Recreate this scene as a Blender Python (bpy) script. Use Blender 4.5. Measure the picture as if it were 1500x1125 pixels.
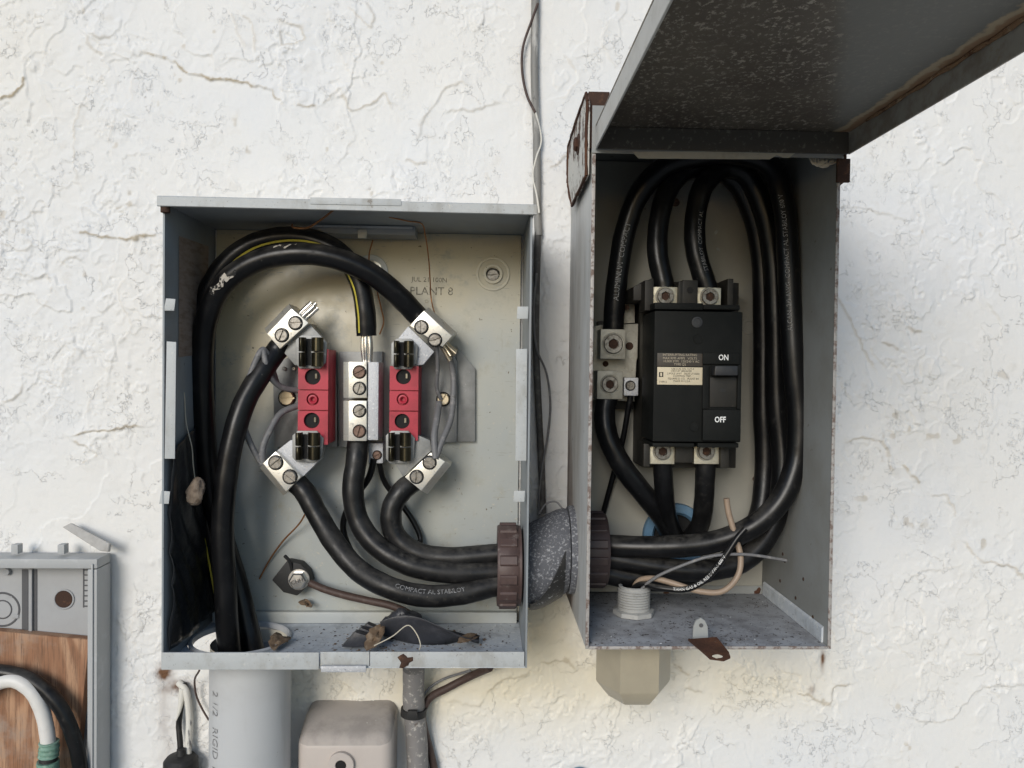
import bpy, bmesh, math, random
import numpy as np
from mathutils import Vector, Matrix
R = math.radians
random.seed(7)
for o in list(bpy.data.objects): bpy.data.objects.remove(o)
sc = bpy.context.scene
COL = sc.collection

# ------------------------------------------------------------------ camera
FPX, DIST = 1148.0, 0.732            # focal length in photo pixels, metres from lens to wall
CAMROT = Matrix.Rotation(R(-2.0), 3, 'Z') @ Matrix.Rotation(R(90-1.12), 3, 'X') @ Matrix.Rotation(R(0.7), 3, 'Z')
CAMPOS = Vector((0, -DIST, 0))
cam_d = bpy.data.cameras.new('camera'); cam = bpy.data.objects.new('camera', cam_d); COL.objects.link(cam)
cam.matrix_world = Matrix.Translation(CAMPOS) @ CAMROT.to_4x4()
cam_d.sensor_width = 36; cam_d.lens = 36*FPX/1500; cam_d.clip_start = .01; cam_d.clip_end = 500
sc.camera = cam

# ------------------------------------------------------------------ sky and sun
SUN_EL, SUN_AZ = 20.0, 21.0          # elevation; degrees to the left of the wall's normal
w = bpy.data.worlds.new('World'); sc.world = w; w.use_nodes = True
wn = w.node_tree.nodes; wl = w.node_tree.links
for n in list(wn): wn.remove(n)
sky = wn.new('ShaderNodeTexSky'); sky.sky_type = 'NISHITA'; sky.sun_disc = False
sky.sun_elevation = R(SUN_EL); sky.sun_rotation = R(180+SUN_AZ)
sky.air_density = 1.0; sky.dust_density = .5; sky.ozone_density = 1.9
bg = wn.new('ShaderNodeBackground'); bg.inputs[1].default_value = .125
wo = wn.new('ShaderNodeOutputWorld')
wl.new(sky.outputs[0], bg.inputs[0]); wl.new(bg.outputs[0], wo.inputs[0])
sd = bpy.data.lights.new('sun', 'SUN'); sd.energy = 2.1; sd.angle = R(26); sd.color = (1, .955, .895)
sun = bpy.data.objects.new('sun', sd); COL.objects.link(sun)
sdir = Vector((-math.sin(R(SUN_AZ))*math.cos(R(SUN_EL)), -math.cos(R(SUN_AZ))*math.cos(R(SUN_EL)), math.sin(R(SUN_EL))))
sun.rotation_euler = sdir.to_track_quat('Z', 'Y').to_euler()
sc.view_settings.view_transform = 'Standard'; sc.view_settings.look = 'None'
sc.view_settings.gamma = 1; sc.view_settings.use_curve_mapping = False
sc.view_settings.exposure = 0.0

# ------------------------------------------------------------------ helpers
def P(px, py, h):
    """photo pixel -> point h metres in front of the wall (wall = plane y 0, camera looks along +y)"""
    d = CAMROT @ Vector(((px-750)/FPX, (562.5-py)/FPX, -1)); t = (DIST-h)/d.y
    return Vector((d.x*t, -h, d.z*t))
def PX(l): return [P(*q) for q in l]

def link(name, verts, faces, mat, parent=None, smooth=False, sharp=None):
    me = bpy.data.meshes.new(name); me.from_pydata([tuple(v) for v in verts], [], faces); me.update()
    if mat: me.materials.append(mat)
    if smooth: me.polygons.foreach_set('use_smooth', [True]*len(me.polygons))
    o = bpy.data.objects.new(name, me); COL.objects.link(o)
    if smooth and sharp: me.set_sharp_from_angle(angle=R(sharp))
    par(o, parent); return o
def par(o, parent):
    if parent is None: return
    o.parent = parent; o.matrix_parent_inverse = parent_world(parent).inverted()
def parent_world(p):
    m = Matrix.Translation(p.location) @ p.rotation_euler.to_matrix().to_4x4()
    return m if p.parent is None else parent_world(p.parent) @ p.matrix_parent_inverse @ m
def frombm(name, bm, mat, parent=None, smooth=False, sharp=35):
    bmesh.ops.recalc_face_normals(bm, faces=bm.faces)
    me = bpy.data.meshes.new(name); bm.to_mesh(me); bm.free()
    if mat: me.materials.append(mat)
    if smooth:
        me.polygons.foreach_set('use_smooth', [True]*len(me.polygons)); me.set_sharp_from_angle(angle=R(sharp))
    o = bpy.data.objects.new(name, me); COL.objects.link(o); par(o, parent); return o
def tag(o, label, cat, group=None, kind=None):
    o['label'] = label
    if cat: o['category'] = cat
    if group: o['group'] = group
    if kind: o['kind'] = kind
    return o
def thing(name, label, cat, loc, group=None):
    o = bpy.data.objects.new(name, None); COL.objects.link(o); o.location = loc; o.empty_display_size = .01
    return tag(o, label, cat, group)
def bm_box(bm, x0, x1, y0, y1, z0, z1):
    vs = [bm.verts.new((x, y, z)) for x in (x0, x1) for y in (y0, y1) for z in (z0, z1)]
    for f in ((0,1,3,2),(4,6,7,5),(0,4,5,1),(2,3,7,6),(0,2,6,4),(1,5,7,3)): bm.faces.new([vs[i] for i in f])
    return vs
def bevel(bm, off, seg=2):
    if off: bmesh.ops.bevel(bm, geom=list(bm.edges), offset=off, segments=seg, affect='EDGES', profile=.6, clamp_overlap=True)
def box(name, x, h, z, mat, parent=None, bev=.0006):
    bm = bmesh.new(); bm_box(bm, min(x), max(x), -max(h), -min(h), min(z), max(z)); bevel(bm, bev)
    return frombm(name, bm, mat, parent, bev > 0, 40)
def boxpx(name, x0, y0, x1, y1, hf, hb, mat, parent=None, bev=.0006):
    """box whose front face (at hf) covers the given photo rectangle"""
    a = P(x0, y0, hf); b = P(x1, y1, hf)
    return box(name, (a.x, b.x), (hb, hf), (b.z, a.z), mat, parent, bev)
def hull(name, pts, mat, parent=None, bev=.0006):
    bm = bmesh.new()
    for p in pts: bm.verts.new(p)
    r = bmesh.ops.convex_hull(bm, input=list(bm.verts))
    bmesh.ops.delete(bm, geom=[v for v in bm.verts if not v.link_faces], context='VERTS')
    bmesh.ops.dissolve_limit(bm, angle_limit=R(2), verts=bm.verts, edges=bm.edges)
    bevel(bm, bev); return frombm(name, bm, mat, parent, bev > 0, 40)
def polypx(name, pts, hf, hb, mat, parent=None, bev=.0004, y=None):
    """plate: photo outline at height hf, extruded straight back to hb"""
    bm = bmesh.new(); fr = [bm.verts.new(P(x, yy, hf)) for x, yy in pts]
    bk = [bm.verts.new((v.co.x, -hb, v.co.z)) for v in fr]
    bm.faces.new(fr); bm.faces.new(bk[::-1]); n = len(fr)
    for i in range(n): bm.faces.new((fr[i], bk[i], bk[(i+1) % n], fr[(i+1) % n]))
    bevel(bm, bev); return frombm(name, bm, mat, parent, bev > 0, 40)
def frame(axis):
    a = Vector(axis).normalized(); u = a.orthogonal().normalized()
    if abs(a.y) > .9: u = Vector((1, 0, 0))
    elif abs(a.z) > .9: u = Vector((1, 0, 0))
    elif abs(a.x) > .9: u = Vector((0, 0, 1))
    u = (u-a*u.dot(a)).normalized(); return a, u, a.cross(u)
def lathe(name, prof, c, axis, mat, parent=None, seg=24, sharp=35, rf=None, smooth=True, close=False):
    """prof: (radius, position along the axis); rf(ring index, angle) scales the radius"""
    a, u, v = frame(axis); c = Vector(c); V = []; Fc = []
    for k, (r, t) in enumerate(prof):
        for i in range(seg):
            th = 2*math.pi*i/seg; rr = r*(rf(k, th) if rf else 1)
            V.append(c+a*t+u*(rr*math.cos(th))+v*(rr*math.sin(th)))
    for k in range(len(prof)-1):
        for i in range(seg):
            j = (i+1) % seg; Fc.append((k*seg+i, k*seg+j, (k+1)*seg+j, (k+1)*seg+i))
    if not close:
        if prof[0][0] > 0: Fc.append(tuple(range(seg))[::-1])
        if prof[-1][0] > 0: Fc.append(tuple(range((len(prof)-1)*seg, len(prof)*seg)))
    bm = bmesh.new(); bv = [bm.verts.new(p) for p in V]
    for f in Fc:
        try: bm.faces.new([bv[i] for i in f])
        except ValueError: pass
    bmesh.ops.remove_doubles(bm, verts=bm.verts, dist=1e-6)
    return frombm(name, bm, mat, parent, smooth, sharp)
def crom(pts, n=10):
    """centripetal Catmull-Rom through pts"""
    pts = [Vector(p) for p in pts]; pts = [pts[0]*2-pts[1]]+pts+[pts[-1]*2-pts[-2]]; out = []
    for i in range(1, len(pts)-2):
        p0, p1, p2, p3 = pts[i-1:i+3]
        t0 = 0; t1 = t0+max((p1-p0).length, 1e-6)**.5; t2 = t1+max((p2-p1).length, 1e-6)**.5; t3 = t2+max((p3-p2).length, 1e-6)**.5
        for k in range(n):
            t = t1+(t2-t1)*k/n
            A1 = p0*((t1-t)/(t1-t0))+p1*((t-t0)/(t1-t0)); A2 = p1*((t2-t)/(t2-t1))+p2*((t-t1)/(t2-t1)); A3 = p2*((t3-t)/(t3-t2))+p3*((t-t2)/(t3-t2))
            B1 = A1*((t2-t)/(t2-t0))+A2*((t-t0)/(t2-t0)); B2 = A2*((t3-t)/(t3-t1))+A3*((t-t1)/(t3-t1))
            out.append(B1*((t2-t)/(t2-t1))+B2*((t-t1)/(t2-t1)))
    out.append(pts[-2]); return out
def frames(path):
    T = [(path[min(i+1, len(path)-1)]-path[max(i-1, 0)]).normalized() for i in range(len(path))]
    u = T[0].orthogonal().normalized(); U = []
    for i in range(len(path)):
        u = (u-T[i]*u.dot(T[i])).normalized(); U.append(u)
    return T, U
def tube(name, pts, r, mat, parent=None, seg=14, n=10, lumps=0, raw=False):
    path = pts if raw else crom(pts, n); T, U = frames(path); V = []; Fc = []; N = len(path)
    ph = random.uniform(0, 6)
    for i, p in enumerate(path):
        b = T[i].cross(U[i]); rr = (r(i/(N-1)) if callable(r) else r)*(1+.012*math.sin(i*.53+ph)+.010*math.sin(i*1.31+2*ph))
        for k in range(seg):
            th = 2*math.pi*k/seg; q = rr*(1+lumps*random.uniform(-1, 1))
            V.append(p+U[i]*(q*math.cos(th))+b*(q*math.sin(th)))
    for i in range(N-1):
        for k in range(seg):
            j = (k+1) % seg; Fc.append((i*seg+k, i*seg+j, (i+1)*seg+j, (i+1)*seg+k))
    Fc.append(tuple(range(seg))[::-1]); Fc.append(tuple(range((N-1)*seg, N*seg)))
    o = link(name, V, Fc, mat, parent, True, 50); return o, path
def tpx(name, l, r, mat, parent=None, **k): return tube(name, PX(l), r, mat, parent, **k)
def text_data(s, size, bold=0):
    cu = bpy.data.curves.new('t', 'FONT'); cu.body = s; cu.size = size; cu.resolution_u = 2; cu.align_x = 'CENTER'; cu.align_y = 'CENTER'; cu.offset = bold*size
    o = bpy.data.objects.new('t', cu); COL.objects.link(o)
    me = bpy.data.meshes.new_from_object(o.evaluated_get(bpy.context.evaluated_depsgraph_get()))
    V = [v.co.copy() for v in me.vertices]; Fc = [tuple(p.vertices) for p in me.polygons]
    bpy.data.objects.remove(o); bpy.data.curves.remove(cu); bpy.data.meshes.remove(me); return V, Fc
def text(s, size, c, mat, parent, rot=0, sx=1, name='lettering', bold=0):
    V, Fc = text_data(s, size, bold); ca, sa = math.cos(rot), math.sin(rot)
    return link(name, [Vector(c)+Vector(((v.x*sx)*ca-v.y*sa, 0, (v.x*sx)*sa+v.y*ca)) for v in V], Fc, mat, parent)
def text_on(s, size, path, r, at, mat, parent, ang=0, flip=False, name='lettering'):
    """print lying on a cable's skin, centred at fraction `at` of its length"""
    pth = path[::-1] if flip else path
    L = [0]
    for a, b in zip(pth, pth[1:]): L.append(L[-1]+(b-a).length)
    V, Fc = text_data(s, size); out = []; T, _ = frames(pth)
    for v in V:
        sv = min(max(at*L[-1]+v.x, 0), L[-1]-1e-5); i = max(k for k in range(len(L)) if L[k] <= sv)
        f = (sv-L[i])/max(L[i+1]-L[i], 1e-9); p = pth[i].lerp(pth[i+1], f); t = T[i].lerp(T[i+1], f).normalized()
        n = CAMPOS-p; n = (n-t*n.dot(t)).normalized(); b = n.cross(t); th = ang+v.y/r
        out.append(p+(n*math.cos(th)+b*math.sin(th))*(r*1.012+.0001))
    return link(name, out, Fc, mat, parent)
def ribbon_on(path, r, i0, i1, wid, angf, mat, parent, name='stripe'):
    T, _ = frames(path); V = []; Fc = []
    for i in range(i0, i1):
        p, t = path[i], T[i]; n = CAMPOS-p; n = (n-t*n.dot(t)).normalized(); b = n.cross(t); a = angf((i-i0)/(i1-i0-1))
        for k in range(3):
            th = a+(k-1)*wid/r/2; V.append(p+(n*math.cos(th)+b*math.sin(th))*(r*1.015+.00012))
    for i in range(i1-i0-1):
        for k in range(2): Fc.append((3*i+k, 3*i+k+1, 3*i+k+4, 3*i+k+3))
    return link(name, V, Fc, mat, parent, True)

# ------------------------------------------------------------------ materials
def nt(name):
    m = bpy.data.materials.new(name); m.use_nodes = True; t = m.node_tree; b = t.nodes['Principled BSDF']
    tc = t.nodes.new('ShaderNodeTexCoord'); return m, t, b, tc.outputs['Object']
def noise(t, co, scale, detail=4, rough=.6, stretch=None):
    if stretch:
        mp = t.nodes.new('ShaderNodeMapping'); mp.inputs['Scale'].default_value = stretch; t.links.new(co, mp.inputs['Vector']); co = mp.outputs[0]
    n = t.nodes.new('ShaderNodeTexNoise'); n.inputs['Scale'].default_value = scale; n.inputs['Detail'].default_value = detail; n.inputs['Roughness'].default_value = rough
    t.links.new(co, n.inputs['Vector']); return n.outputs['Fac']
def ramp(t, fac, lo, hi):
    r = t.nodes.new('ShaderNodeMapRange'); r.interpolation_type = 'SMOOTHSTEP'; r.inputs['From Min'].default_value = lo; r.inputs['From Max'].default_value = hi
    t.links.new(fac, r.inputs['Value']); return r.outputs[0]
def mixc(t, fac, a, b):
    m = t.nodes.new('ShaderNodeMix'); m.data_type = 'RGBA'
    if isinstance(fac, float): m.inputs[0].default_value = fac
    else: t.links.new(fac, m.inputs[0])
    for s, c in ((6, a), (7, b)):
        if hasattr(c, 'node'): t.links.new(c, m.inputs[s])
        else: m.inputs[s].default_value = (*c, 1)
    return m.outputs[2]
def mixf(t, fac, a, b):
    m = t.nodes.new('ShaderNodeMix'); m.data_type = 'FLOAT'; t.links.new(fac, m.inputs[0])
    for s, c in ((2, a), (3, b)):
        if hasattr(c, 'node'): t.links.new(c, m.inputs[s])
        else: m.inputs[s].default_value = c
    return m.outputs[0]
def mat(name, base, rough=.5, metal=0, layers=(), bump=None, spec=.5, rvar=.0):
    """layers: (colour, noise scale, lo, hi, strength, roughness or None, stretch or None, metallic or None)"""
    m, t, b, co = nt(name); col = base; ro = rough; me = metal
    for L in layers:
        c, s, lo, hi, st = L[:5]; lr = L[5] if len(L) > 5 else None; stc = L[6] if len(L) > 6 else None; lm = L[7] if len(L) > 7 else None
        f = ramp(t, noise(t, co, s, 5, .65, stc), lo, hi)
        mm = t.nodes.new('ShaderNodeMath'); mm.operation = 'MULTIPLY'; mm.inputs[1].default_value = st; t.links.new(f, mm.inputs[0]); f = mm.outputs[0]
        col = mixc(t, f, col, c)
        if lr is not None: ro = mixf(t, f, ro, lr)
        if lm is not None: me = mixf(t, f, me, lm)
    for sock, v in (('Base Color', col), ('Roughness', ro), ('Metallic', me)):
        if hasattr(v, 'node'): t.links.new(v, b.inputs[sock])
        elif sock == 'Base Color': b.inputs[sock].default_value = (*v, 1)
        else: b.inputs[sock].default_value = v
    b.inputs['Specular IOR Level'].default_value = spec
    if bump:
        bs, bst = bump[:2]; bp = t.nodes.new('ShaderNodeBump'); bp.inputs['Strength'].default_value = bst; bp.inputs['Distance'].default_value = bump[2] if len(bump) > 2 else .0005
        t.links.new(noise(t, co, bs, 4), bp.inputs['Height']); t.links.new(bp.outputs[0], b.inputs['Normal'])
    return m
RUST = (.075, .036, .024); RUSTD = (.035, .020, .016); DIRT = (.05, .042, .03)
M = {}
M['meter'] = mat('meter_grey_paint', (.43, .45, .44), .42, 0, [((.50, .46, .34), 9, .35, .7, .55), ((.30, .31, .30), 60, .5, .75, .35, .55), ((.6, .58, .5), 300, .66, .74, .5), ((.10, .085, .06), 170, .68, .76, .7, .8)], (400, .06), .45)
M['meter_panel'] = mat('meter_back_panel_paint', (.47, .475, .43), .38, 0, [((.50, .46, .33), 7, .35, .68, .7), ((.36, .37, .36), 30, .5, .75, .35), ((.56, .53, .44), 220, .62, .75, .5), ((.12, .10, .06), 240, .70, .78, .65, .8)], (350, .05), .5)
M['meter_lip'] = mat('meter_lip_paint', (.46, .48, .48), .5, 0, [((.36, .36, .34), 90, .45, .75, .5), ((.62, .61, .56), 160, .6, .72, .5), ((.30, .29, .26), 40, .50, .68, .6, .7, (1, 1, .4)), ((.14, .10, .06), 120, .65, .74, .8, .9), ((.1, .085, .07), 480, .62, .70, .6)], (300, .25), .4)
M['meter_floor'] = mat('meter_floor_paint', (.52, .56, .60), .55, 0, [((.68, .70, .70), 260, .53, .65, .8, .9), ((.30, .32, .34), 60, .48, .70, .65), ((.06, .05, .04), 330, .64, .72, .8, .9)], (500, .25), .4)
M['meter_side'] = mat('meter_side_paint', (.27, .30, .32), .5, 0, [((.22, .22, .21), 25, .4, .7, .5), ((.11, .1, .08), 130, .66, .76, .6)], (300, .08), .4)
M['sticker'] = mat('faded_sticker', (.30, .24, .20), .7, 0, [((.17, .12, .09), 60, .4, .7, .8, None, (1, 1, 4)), ((.36, .33, .3), 200, .6, .7, .6)])
M['disc'] = mat('disconnect_grey_paint', (.27, .28, .275), .55, 0, [((.21, .208, .19), 18, .35, .7, .7), ((.30, .30, .29), 260, .64, .72, .5, .8), ((.10, .07, .045), 90, .66, .74, .8, .9), ((.07, .055, .04), 400, .68, .76, .6)], (250, .15), .35)
M['disc_back'] = mat('disconnect_back_paint', (.36, .35, .305), .45, 0, [((.28, .275, .245), 14, .35, .7, .6), ((.36, .35, .31), 120, .66, .74, .5), ((.12, .08, .05), 60, .70, .76, .7, .9)], (200, .08), .4)
M['disc_out'] = mat('disconnect_outer_paint', (.50, .505, .49), .5, 0, [((.38, .375, .35), 60, .4, .72, .6, None, (1, 1, .25)), ((.62, .62, .6), 200, .6, .7, .4), ((.16, .09, .06), 55, .69, .75, .8, .9)], (250, .15), .4)
M['disc_floor'] = mat('disconnect_floor_grime', (.40, .415, .44), .65, 0, [((.23, .23, .24), 50, .4, .68, .8), ((.55, .55, .53), 350, .62, .7, .6, .9), ((.045, .035, .03), 160, .60, .70, .9, .95), ((.05, .04, .03), 520, .62, .7, .8)], (400, .5), .3)
M['edge'] = mat('bare_corroded_edge', (.42, .40, .38), .6, .3, [((.16, .11, .09), 220, .45, .62, .9, .9, None, 0), ((.6, .58, .55), 420, .6, .7, .6)], (600, .4))
M['rust'] = mat('rusted_steel', RUST, .85, 0, [((.13, .06, .032), 120, .45, .65, .8), (RUSTD, 60, .45, .7, .8), ((.2, .17, .15), 300, .64, .72, .5)], (500, .7, .0008), .2)
M['hinge'] = mat('hinge_peeling_paint', (.55, .54, .50), .6, 0, [(RUST, 34, .48, .56, .95, .9), (RUSTD, 120, .58, .66, .8, .95)], (300, .5), .3)
M['rustdark'] = mat('dark_rust', (.06, .035, .026), .85, 0, [((.14, .07, .04), 150, .55, .7, .7), ((.22, .18, .15), 420, .66, .74, .5)], (500, .8, .0008), .2)
M['cable'] = mat('black_cable_jacket', (.0055, .0057, .0065), .30, 0, [((.011, .011, .0125), 40, .45, .75, .7, .45), ((.028, .027, .026), 110, .58, .74, .6, .65), ((.12, .115, .105), 330, .67, .74, .55, .85)], (160, .10, .0009), .32)
M['cable_dusty'] = mat('dusty_black_cable_jacket', (.0075, .0075, .008), .34, 0, [((.016, .0155, .0155), 50, .42, .7, .8, .6), ((.035, .033, .030), 120, .55, .72, .65, .7), ((.19, .18, .16), 330, .665, .73, .6, .9)], (160, .12, .0009), .36)
M['stripe'] = mat('yellow_stripe', (.50, .43, .06), .5, 0, [((.3, .25, .05), 120, .5, .7, .6)])
M['print'] = mat('white_print', (.28, .28, .28), .6, 0, [((.03, .03, .03), 700, .50, .58, .8)])
M['alu'] = mat('aluminium', (.74, .725, .67), .36, .7, [((.62, .56, .44), 70, .4, .7, .65, .55), ((.30, .28, .24), 130, .58, .70, .6, .75), ((.4, .38, .34), 420, .60, .68, .6, .7)], (500, .12), .5)
M['alu_rough'] = mat('corroded_aluminium', (.52, .53, .55), .6, .45, [((.75, .75, .75), 420, .56, .64, .8, .9, None, 0), ((.15, .15, .17), 260, .60, .70, .8, .9, None, 0)], (650, .6, .0006))
M['strand'] = mat('bright_strand', (.82, .80, .77), .25, .95, [((.45, .42, .36), 200, .55, .7, .5)])
M['strand_dull'] = mat('dull_strand', (.55, .48, .36), .35, .85, [((.3, .24, .16), 200, .5, .7, .6)])
M['screw'] = mat('dull_screw', (.27, .255, .23), .42, .8, [((.12, .105, .085), 250, .45, .65, .7, .6)], (500, .2))
M['screw_rust'] = mat('brown_screw', (.20, .13, .10), .55, .5, [((.10, .06, .045), 300, .45, .65, .8), ((.5, .45, .4), 500, .66, .72, .6)], (500, .3))
M['steel'] = mat('grey_plate_steel', (.27, .275, .27), .5, .45, [((.17, .17, .165), 40, .4, .7, .7), ((.6, .6, .58), 300, .64, .72, .5, .8)], (400, .2))
M['bronze'] = mat('dark_bronze_jaw', (.075, .066, .042), .28, .85, [((.025, .022, .017), 40, .4, .65, .7, .35), ((.3, .28, .2), 120, .62, .75, .5)], (200, .05))
M['red'] = mat('red_moulding', (.46, .03, .055), .45, 0, [((.30, .02, .035), 45, .4, .68, .7), ((.12, .03, .03), 110, .60, .74, .6, .7), ((.55, .22, .2), 300, .68, .75, .4, .8)], (400, .08), .45)
M['dark'] = mat('black_void', (.006, .006, .006), .8)
M['greywire'] = mat('grey_wire', (.16, .16, .165), .55, 0, [((.30, .29, .28), 150, .5, .7, .7, .8), ((.05, .05, .05), 220, .6, .7, .6)], (400, .3))
M['copper'] = mat('copper_wire', (.40, .19, .085), .4, .7, [((.15, .08, .05), 250, .5, .7, .7)])
M['brownwire'] = mat('brown_wire', (.06, .035, .028), .6, 0, [((.11, .08, .065), 200, .5, .7, .6)])
M['bushing'] = mat('brown_plastic_bushing', (.085, .055, .05), .48, 0, [((.22, .19, .175), 130, .55, .72, .7, .8), ((.045, .028, .026), 60, .5, .7, .6)], (400, .2), .45)
M['bushing_clean'] = mat('dark_plastic_bushing', (.05, .034, .032), .5, 0, [((.1, .085, .08), 150, .6, .72, .6, .8)], (400, .2), .45)
M['rubber'] = mat('black_rubber', (.02, .02, .02), .6, 0, [((.06, .055, .05), 200, .55, .7, .6)], (500, .2), .4)
M['zinc'] = mat('zinc_bolt', (.55, .54, .52), .3, .9, [((.3, .28, .25), 200, .5, .7, .5)])
M['pvc'] = mat('grey_pvc', (.50, .51, .515), .42, 0, [((.42, .42, .415), 14, .4, .7, .6), ((.30, .29, .27), 30, .55, .75, .4, .7, (1, 1, .15)), ((.16, .15, .14), 75, .69, .76, .7), ((.60, .60, .6), 200, .68, .74, .4)], (300, .06), .45)
M['pvc_in'] = mat('pale_pvc_bore', (.62, .58, .48), .5)
M['beige'] = mat('beige_plastic', (.52, .465, .425), .45, 0, [((.45, .40, .365), 20, .4, .7, .5), ((.2, .19, .18), 150, .68, .76, .5)], (500, .05), .45)
M['beige_top'] = mat('beige_plastic_darker', (.42, .38, .35), .7, 0, [((.29, .265, .245), 40, .4, .65, .7), ((.60, .57, .52), 55, .66, .68, .9)], (400, .2), .3)
M['tan'] = mat('tan_pvc_connector', (.40, .355, .265), .42, 0, [((.34, .30, .225), 25, .35, .7, .7), ((.15, .13, .1), 250, .70, .78, .5)], (500, .05), .45)
M['galv'] = mat('weathered_galvanised', (.10, .105, .12), .75, .05, [((.36, .37, .39), 480, .52, .62, .8, .85, None, 0), ((.09, .09, .10), 150, .58, .68, .7, .9, None, 0)], (500, .7, .0007))
M['conduit'] = mat('corroded_conduit', (.23, .22, .215), .65, .2, [((.46, .44, .40), 230, .55, .64, .85, .9, None, 0), ((.10, .07, .05), 90, .60, .70, .7, .9, None, 0)], (500, .6))
M['tar'] = mat('black_tar', (.018, .018, .018), .5, 0, [((.35, .36, .37), 330, .60, .66, .9, .9)], (400, .6))
M['enc'] = mat('grey_enclosure_plastic', (.36, .365, .37), .5, 0, [((.30, .30, .30), 20, .4, .7, .5), ((.2, .19, .17), 150, .70, .78, .5)], (500, .05), .4)
M['enc_rim'] = mat('grey_enclosure_rim', (.40, .41, .41), .5, 0, [((.52, .53, .54), 60, .55, .7, .5), ((.26, .26, .25), 120, .64, .74, .5)], (400, .1), .4)
M['enc_tab'] = mat('weathered_tab', (.42, .41, .39), .65, 0, [((.30, .29, .27), 90, .45, .7, .6)], (300, .2))
M['groove'] = mat('groove_shadow_plastic', (.09, .09, .095), .7)
M['white'] = mat('white_cable_jacket', (.72, .70, .66), .45, 0, [((.6, .57, .52), 80, .5, .7, .5)], (400, .08))
M['green'] = mat('green_tape', (.17, .30, .23), .6, 0, [((.30, .42, .34), 160, .5, .66, .8), ((.09, .17, .13), 220, .58, .68, .6)], (400, .4))
M['painted'] = mat('paint_smeared_cable', (.22, .215, .20), .6, 0, [((.50, .49, .46), 60, .52, .62, .8, None, (1, 1, .2)), ((.09, .085, .08), 130, .58, .68, .7)], (300, .3))
M['painted_white'] = mat('white_paint_on_wire', (.66, .64, .58), .65, 0, [((.12, .12, .13), 70, .58, .64, .9, None, (1, 1, .3))], (300, .5))
M['breaker'] = mat('black_moulded_breaker', (.0085, .0095, .009), .6, 0, [((.014, .0145, .0135), 30, .4, .7, .6), ((.09, .085, .075), 350, .70, .77, .5, .8)], (600, .05), .14)
M['breaker2'] = mat('dark_brown_moulding', (.016, .0145, .0115), .55, 0, [((.03, .026, .02), 60, .45, .7, .6), ((.12, .1, .08), 300, .68, .75, .5)], (500, .1), .4)
M['handle'] = mat('grey_handle', (.022, .023, .026), .45, 0, [((.04, .04, .042), 150, .5, .7, .6)])
M['lab_dark'] = mat('dark_label', (.055, .045, .035), .5)
M['lab_tan'] = mat('tan_label', (.66, .58, .42), .55, 0, [((.56, .48, .34), 60, .4, .7, .5)])
M['ink'] = mat('black_ink', (.02, .018, .015), .6)
M['tanink'] = mat('tan_ink', (.45, .39, .29), .6)
M['whiteink'] = mat('white_ink', (.85, .85, .83), .5)
M['lug'] = mat('tinned_lug', (.62, .58, .46), .42, .6, [((.40, .36, .27), 120, .45, .65, .7, .6), ((.75, .72, .6), 420, .62, .7, .6), ((.2, .16, .1), 300, .66, .74, .6)], (500, .3))
M['lug_grey'] = mat('grey_lug', (.40, .385, .33), .5, .5, [((.28, .265, .22), 110, .45, .65, .7), ((.6, .58, .5), 420, .62, .7, .5), ((.13, .1, .07), 260, .66, .72, .7)], (500, .35))
M['blue'] = mat('blue_pvc_hub', (.10, .20, .31), .5, 0, [((.17, .24, .30), 90, .5, .7, .6), ((.1, .1, .1), 150, .68, .75, .6)], (300, .1))
M['pink'] = mat('pinkish_tan_wire', (.32, .24, .175), .48, 0, [((.24, .175, .125), 90, .5, .7, .5)])
M['thread'] = mat('grey_threaded_fitting', (.40, .40, .385), .5, 0, [((.25, .24, .22), 120, .55, .7, .6)], (300, .1))
M['clear'] = mat('clear_grey_tab', (.34, .35, .34), .35, 0, [((.5, .5, .49), 200, .6, .7, .5)])
M['leaf'] = mat('dead_leaf', (.15, .10, .06), .85, 0, [((.26, .20, .14), 150, .5, .66, .8), ((.08, .05, .03), 200, .6, .7, .7)], (300, .5))
M['nest'] = mat('dried_mud_cocoon', (.24, .19, .145), .9, 0, [((.14, .10, .07), 160, .45, .65, .8), ((.36, .3, .24), 300, .6, .7, .6)], (350, .9, .001))
M['tape'] = mat('black_tape', (.035, .036, .042), .42, 0, [((.07, .07, .08), 60, .5, .7, .6), ((.2, .2, .2), 400, .70, .76, .5)], (150, .4, .001))
M['film'] = mat('black_plastic_film', (.014, .016, .019), .34, 0, [((.03, .033, .037), 40, .45, .7, .7)], (60, .5, .003), .5)
M['web'] = mat('pale_fibre', (.55, .50, .40), .8)
M['grime'] = mat('grime_chips', (.06, .05, .045), .9, 0, [((.16, .14, .12), 500, .5, .6, .8)])
M['chips'] = mat('pale_paint_chips', (.50, .52, .53), .8)
M['stamp'] = mat('stamped_dark_ink', (.17, .155, .115), .6, 0, [((.42, .40, .33), 350, .50, .62, .9)])
M['pvcink'] = mat('faded_print', (.20, .20, .2), .6, 0, [((.4, .4, .4), 300, .52, .6, .8)])
M['drip'] = mat('drip_strip_paint', (.46, .44, .36), .5, 0, [((.3, .27, .2), 60, .45, .7, .7)])
M['grey_cable'] = mat('grimy_grey_cable', (.085, .082, .078), .65, 0, [((.17, .165, .155), 90, .5, .66, .8), ((.02, .02, .02), 50, .5, .7, .6)], (300, .3))
M['rust_tan'] = mat('tan_rust_crust', (.24, .15, .085), .9, 0, [((.10, .05, .03), 120, .5, .62, .9), ((.38, .30, .2), 200, .58, .68, .7)], (400, .8, .0008), .2)
M['scuff'] = mat('scuffed_jacket', (.50, .46, .40), .8, 0, [((.012, .012, .012), 160, .50, .54, 1.0)])

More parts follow.
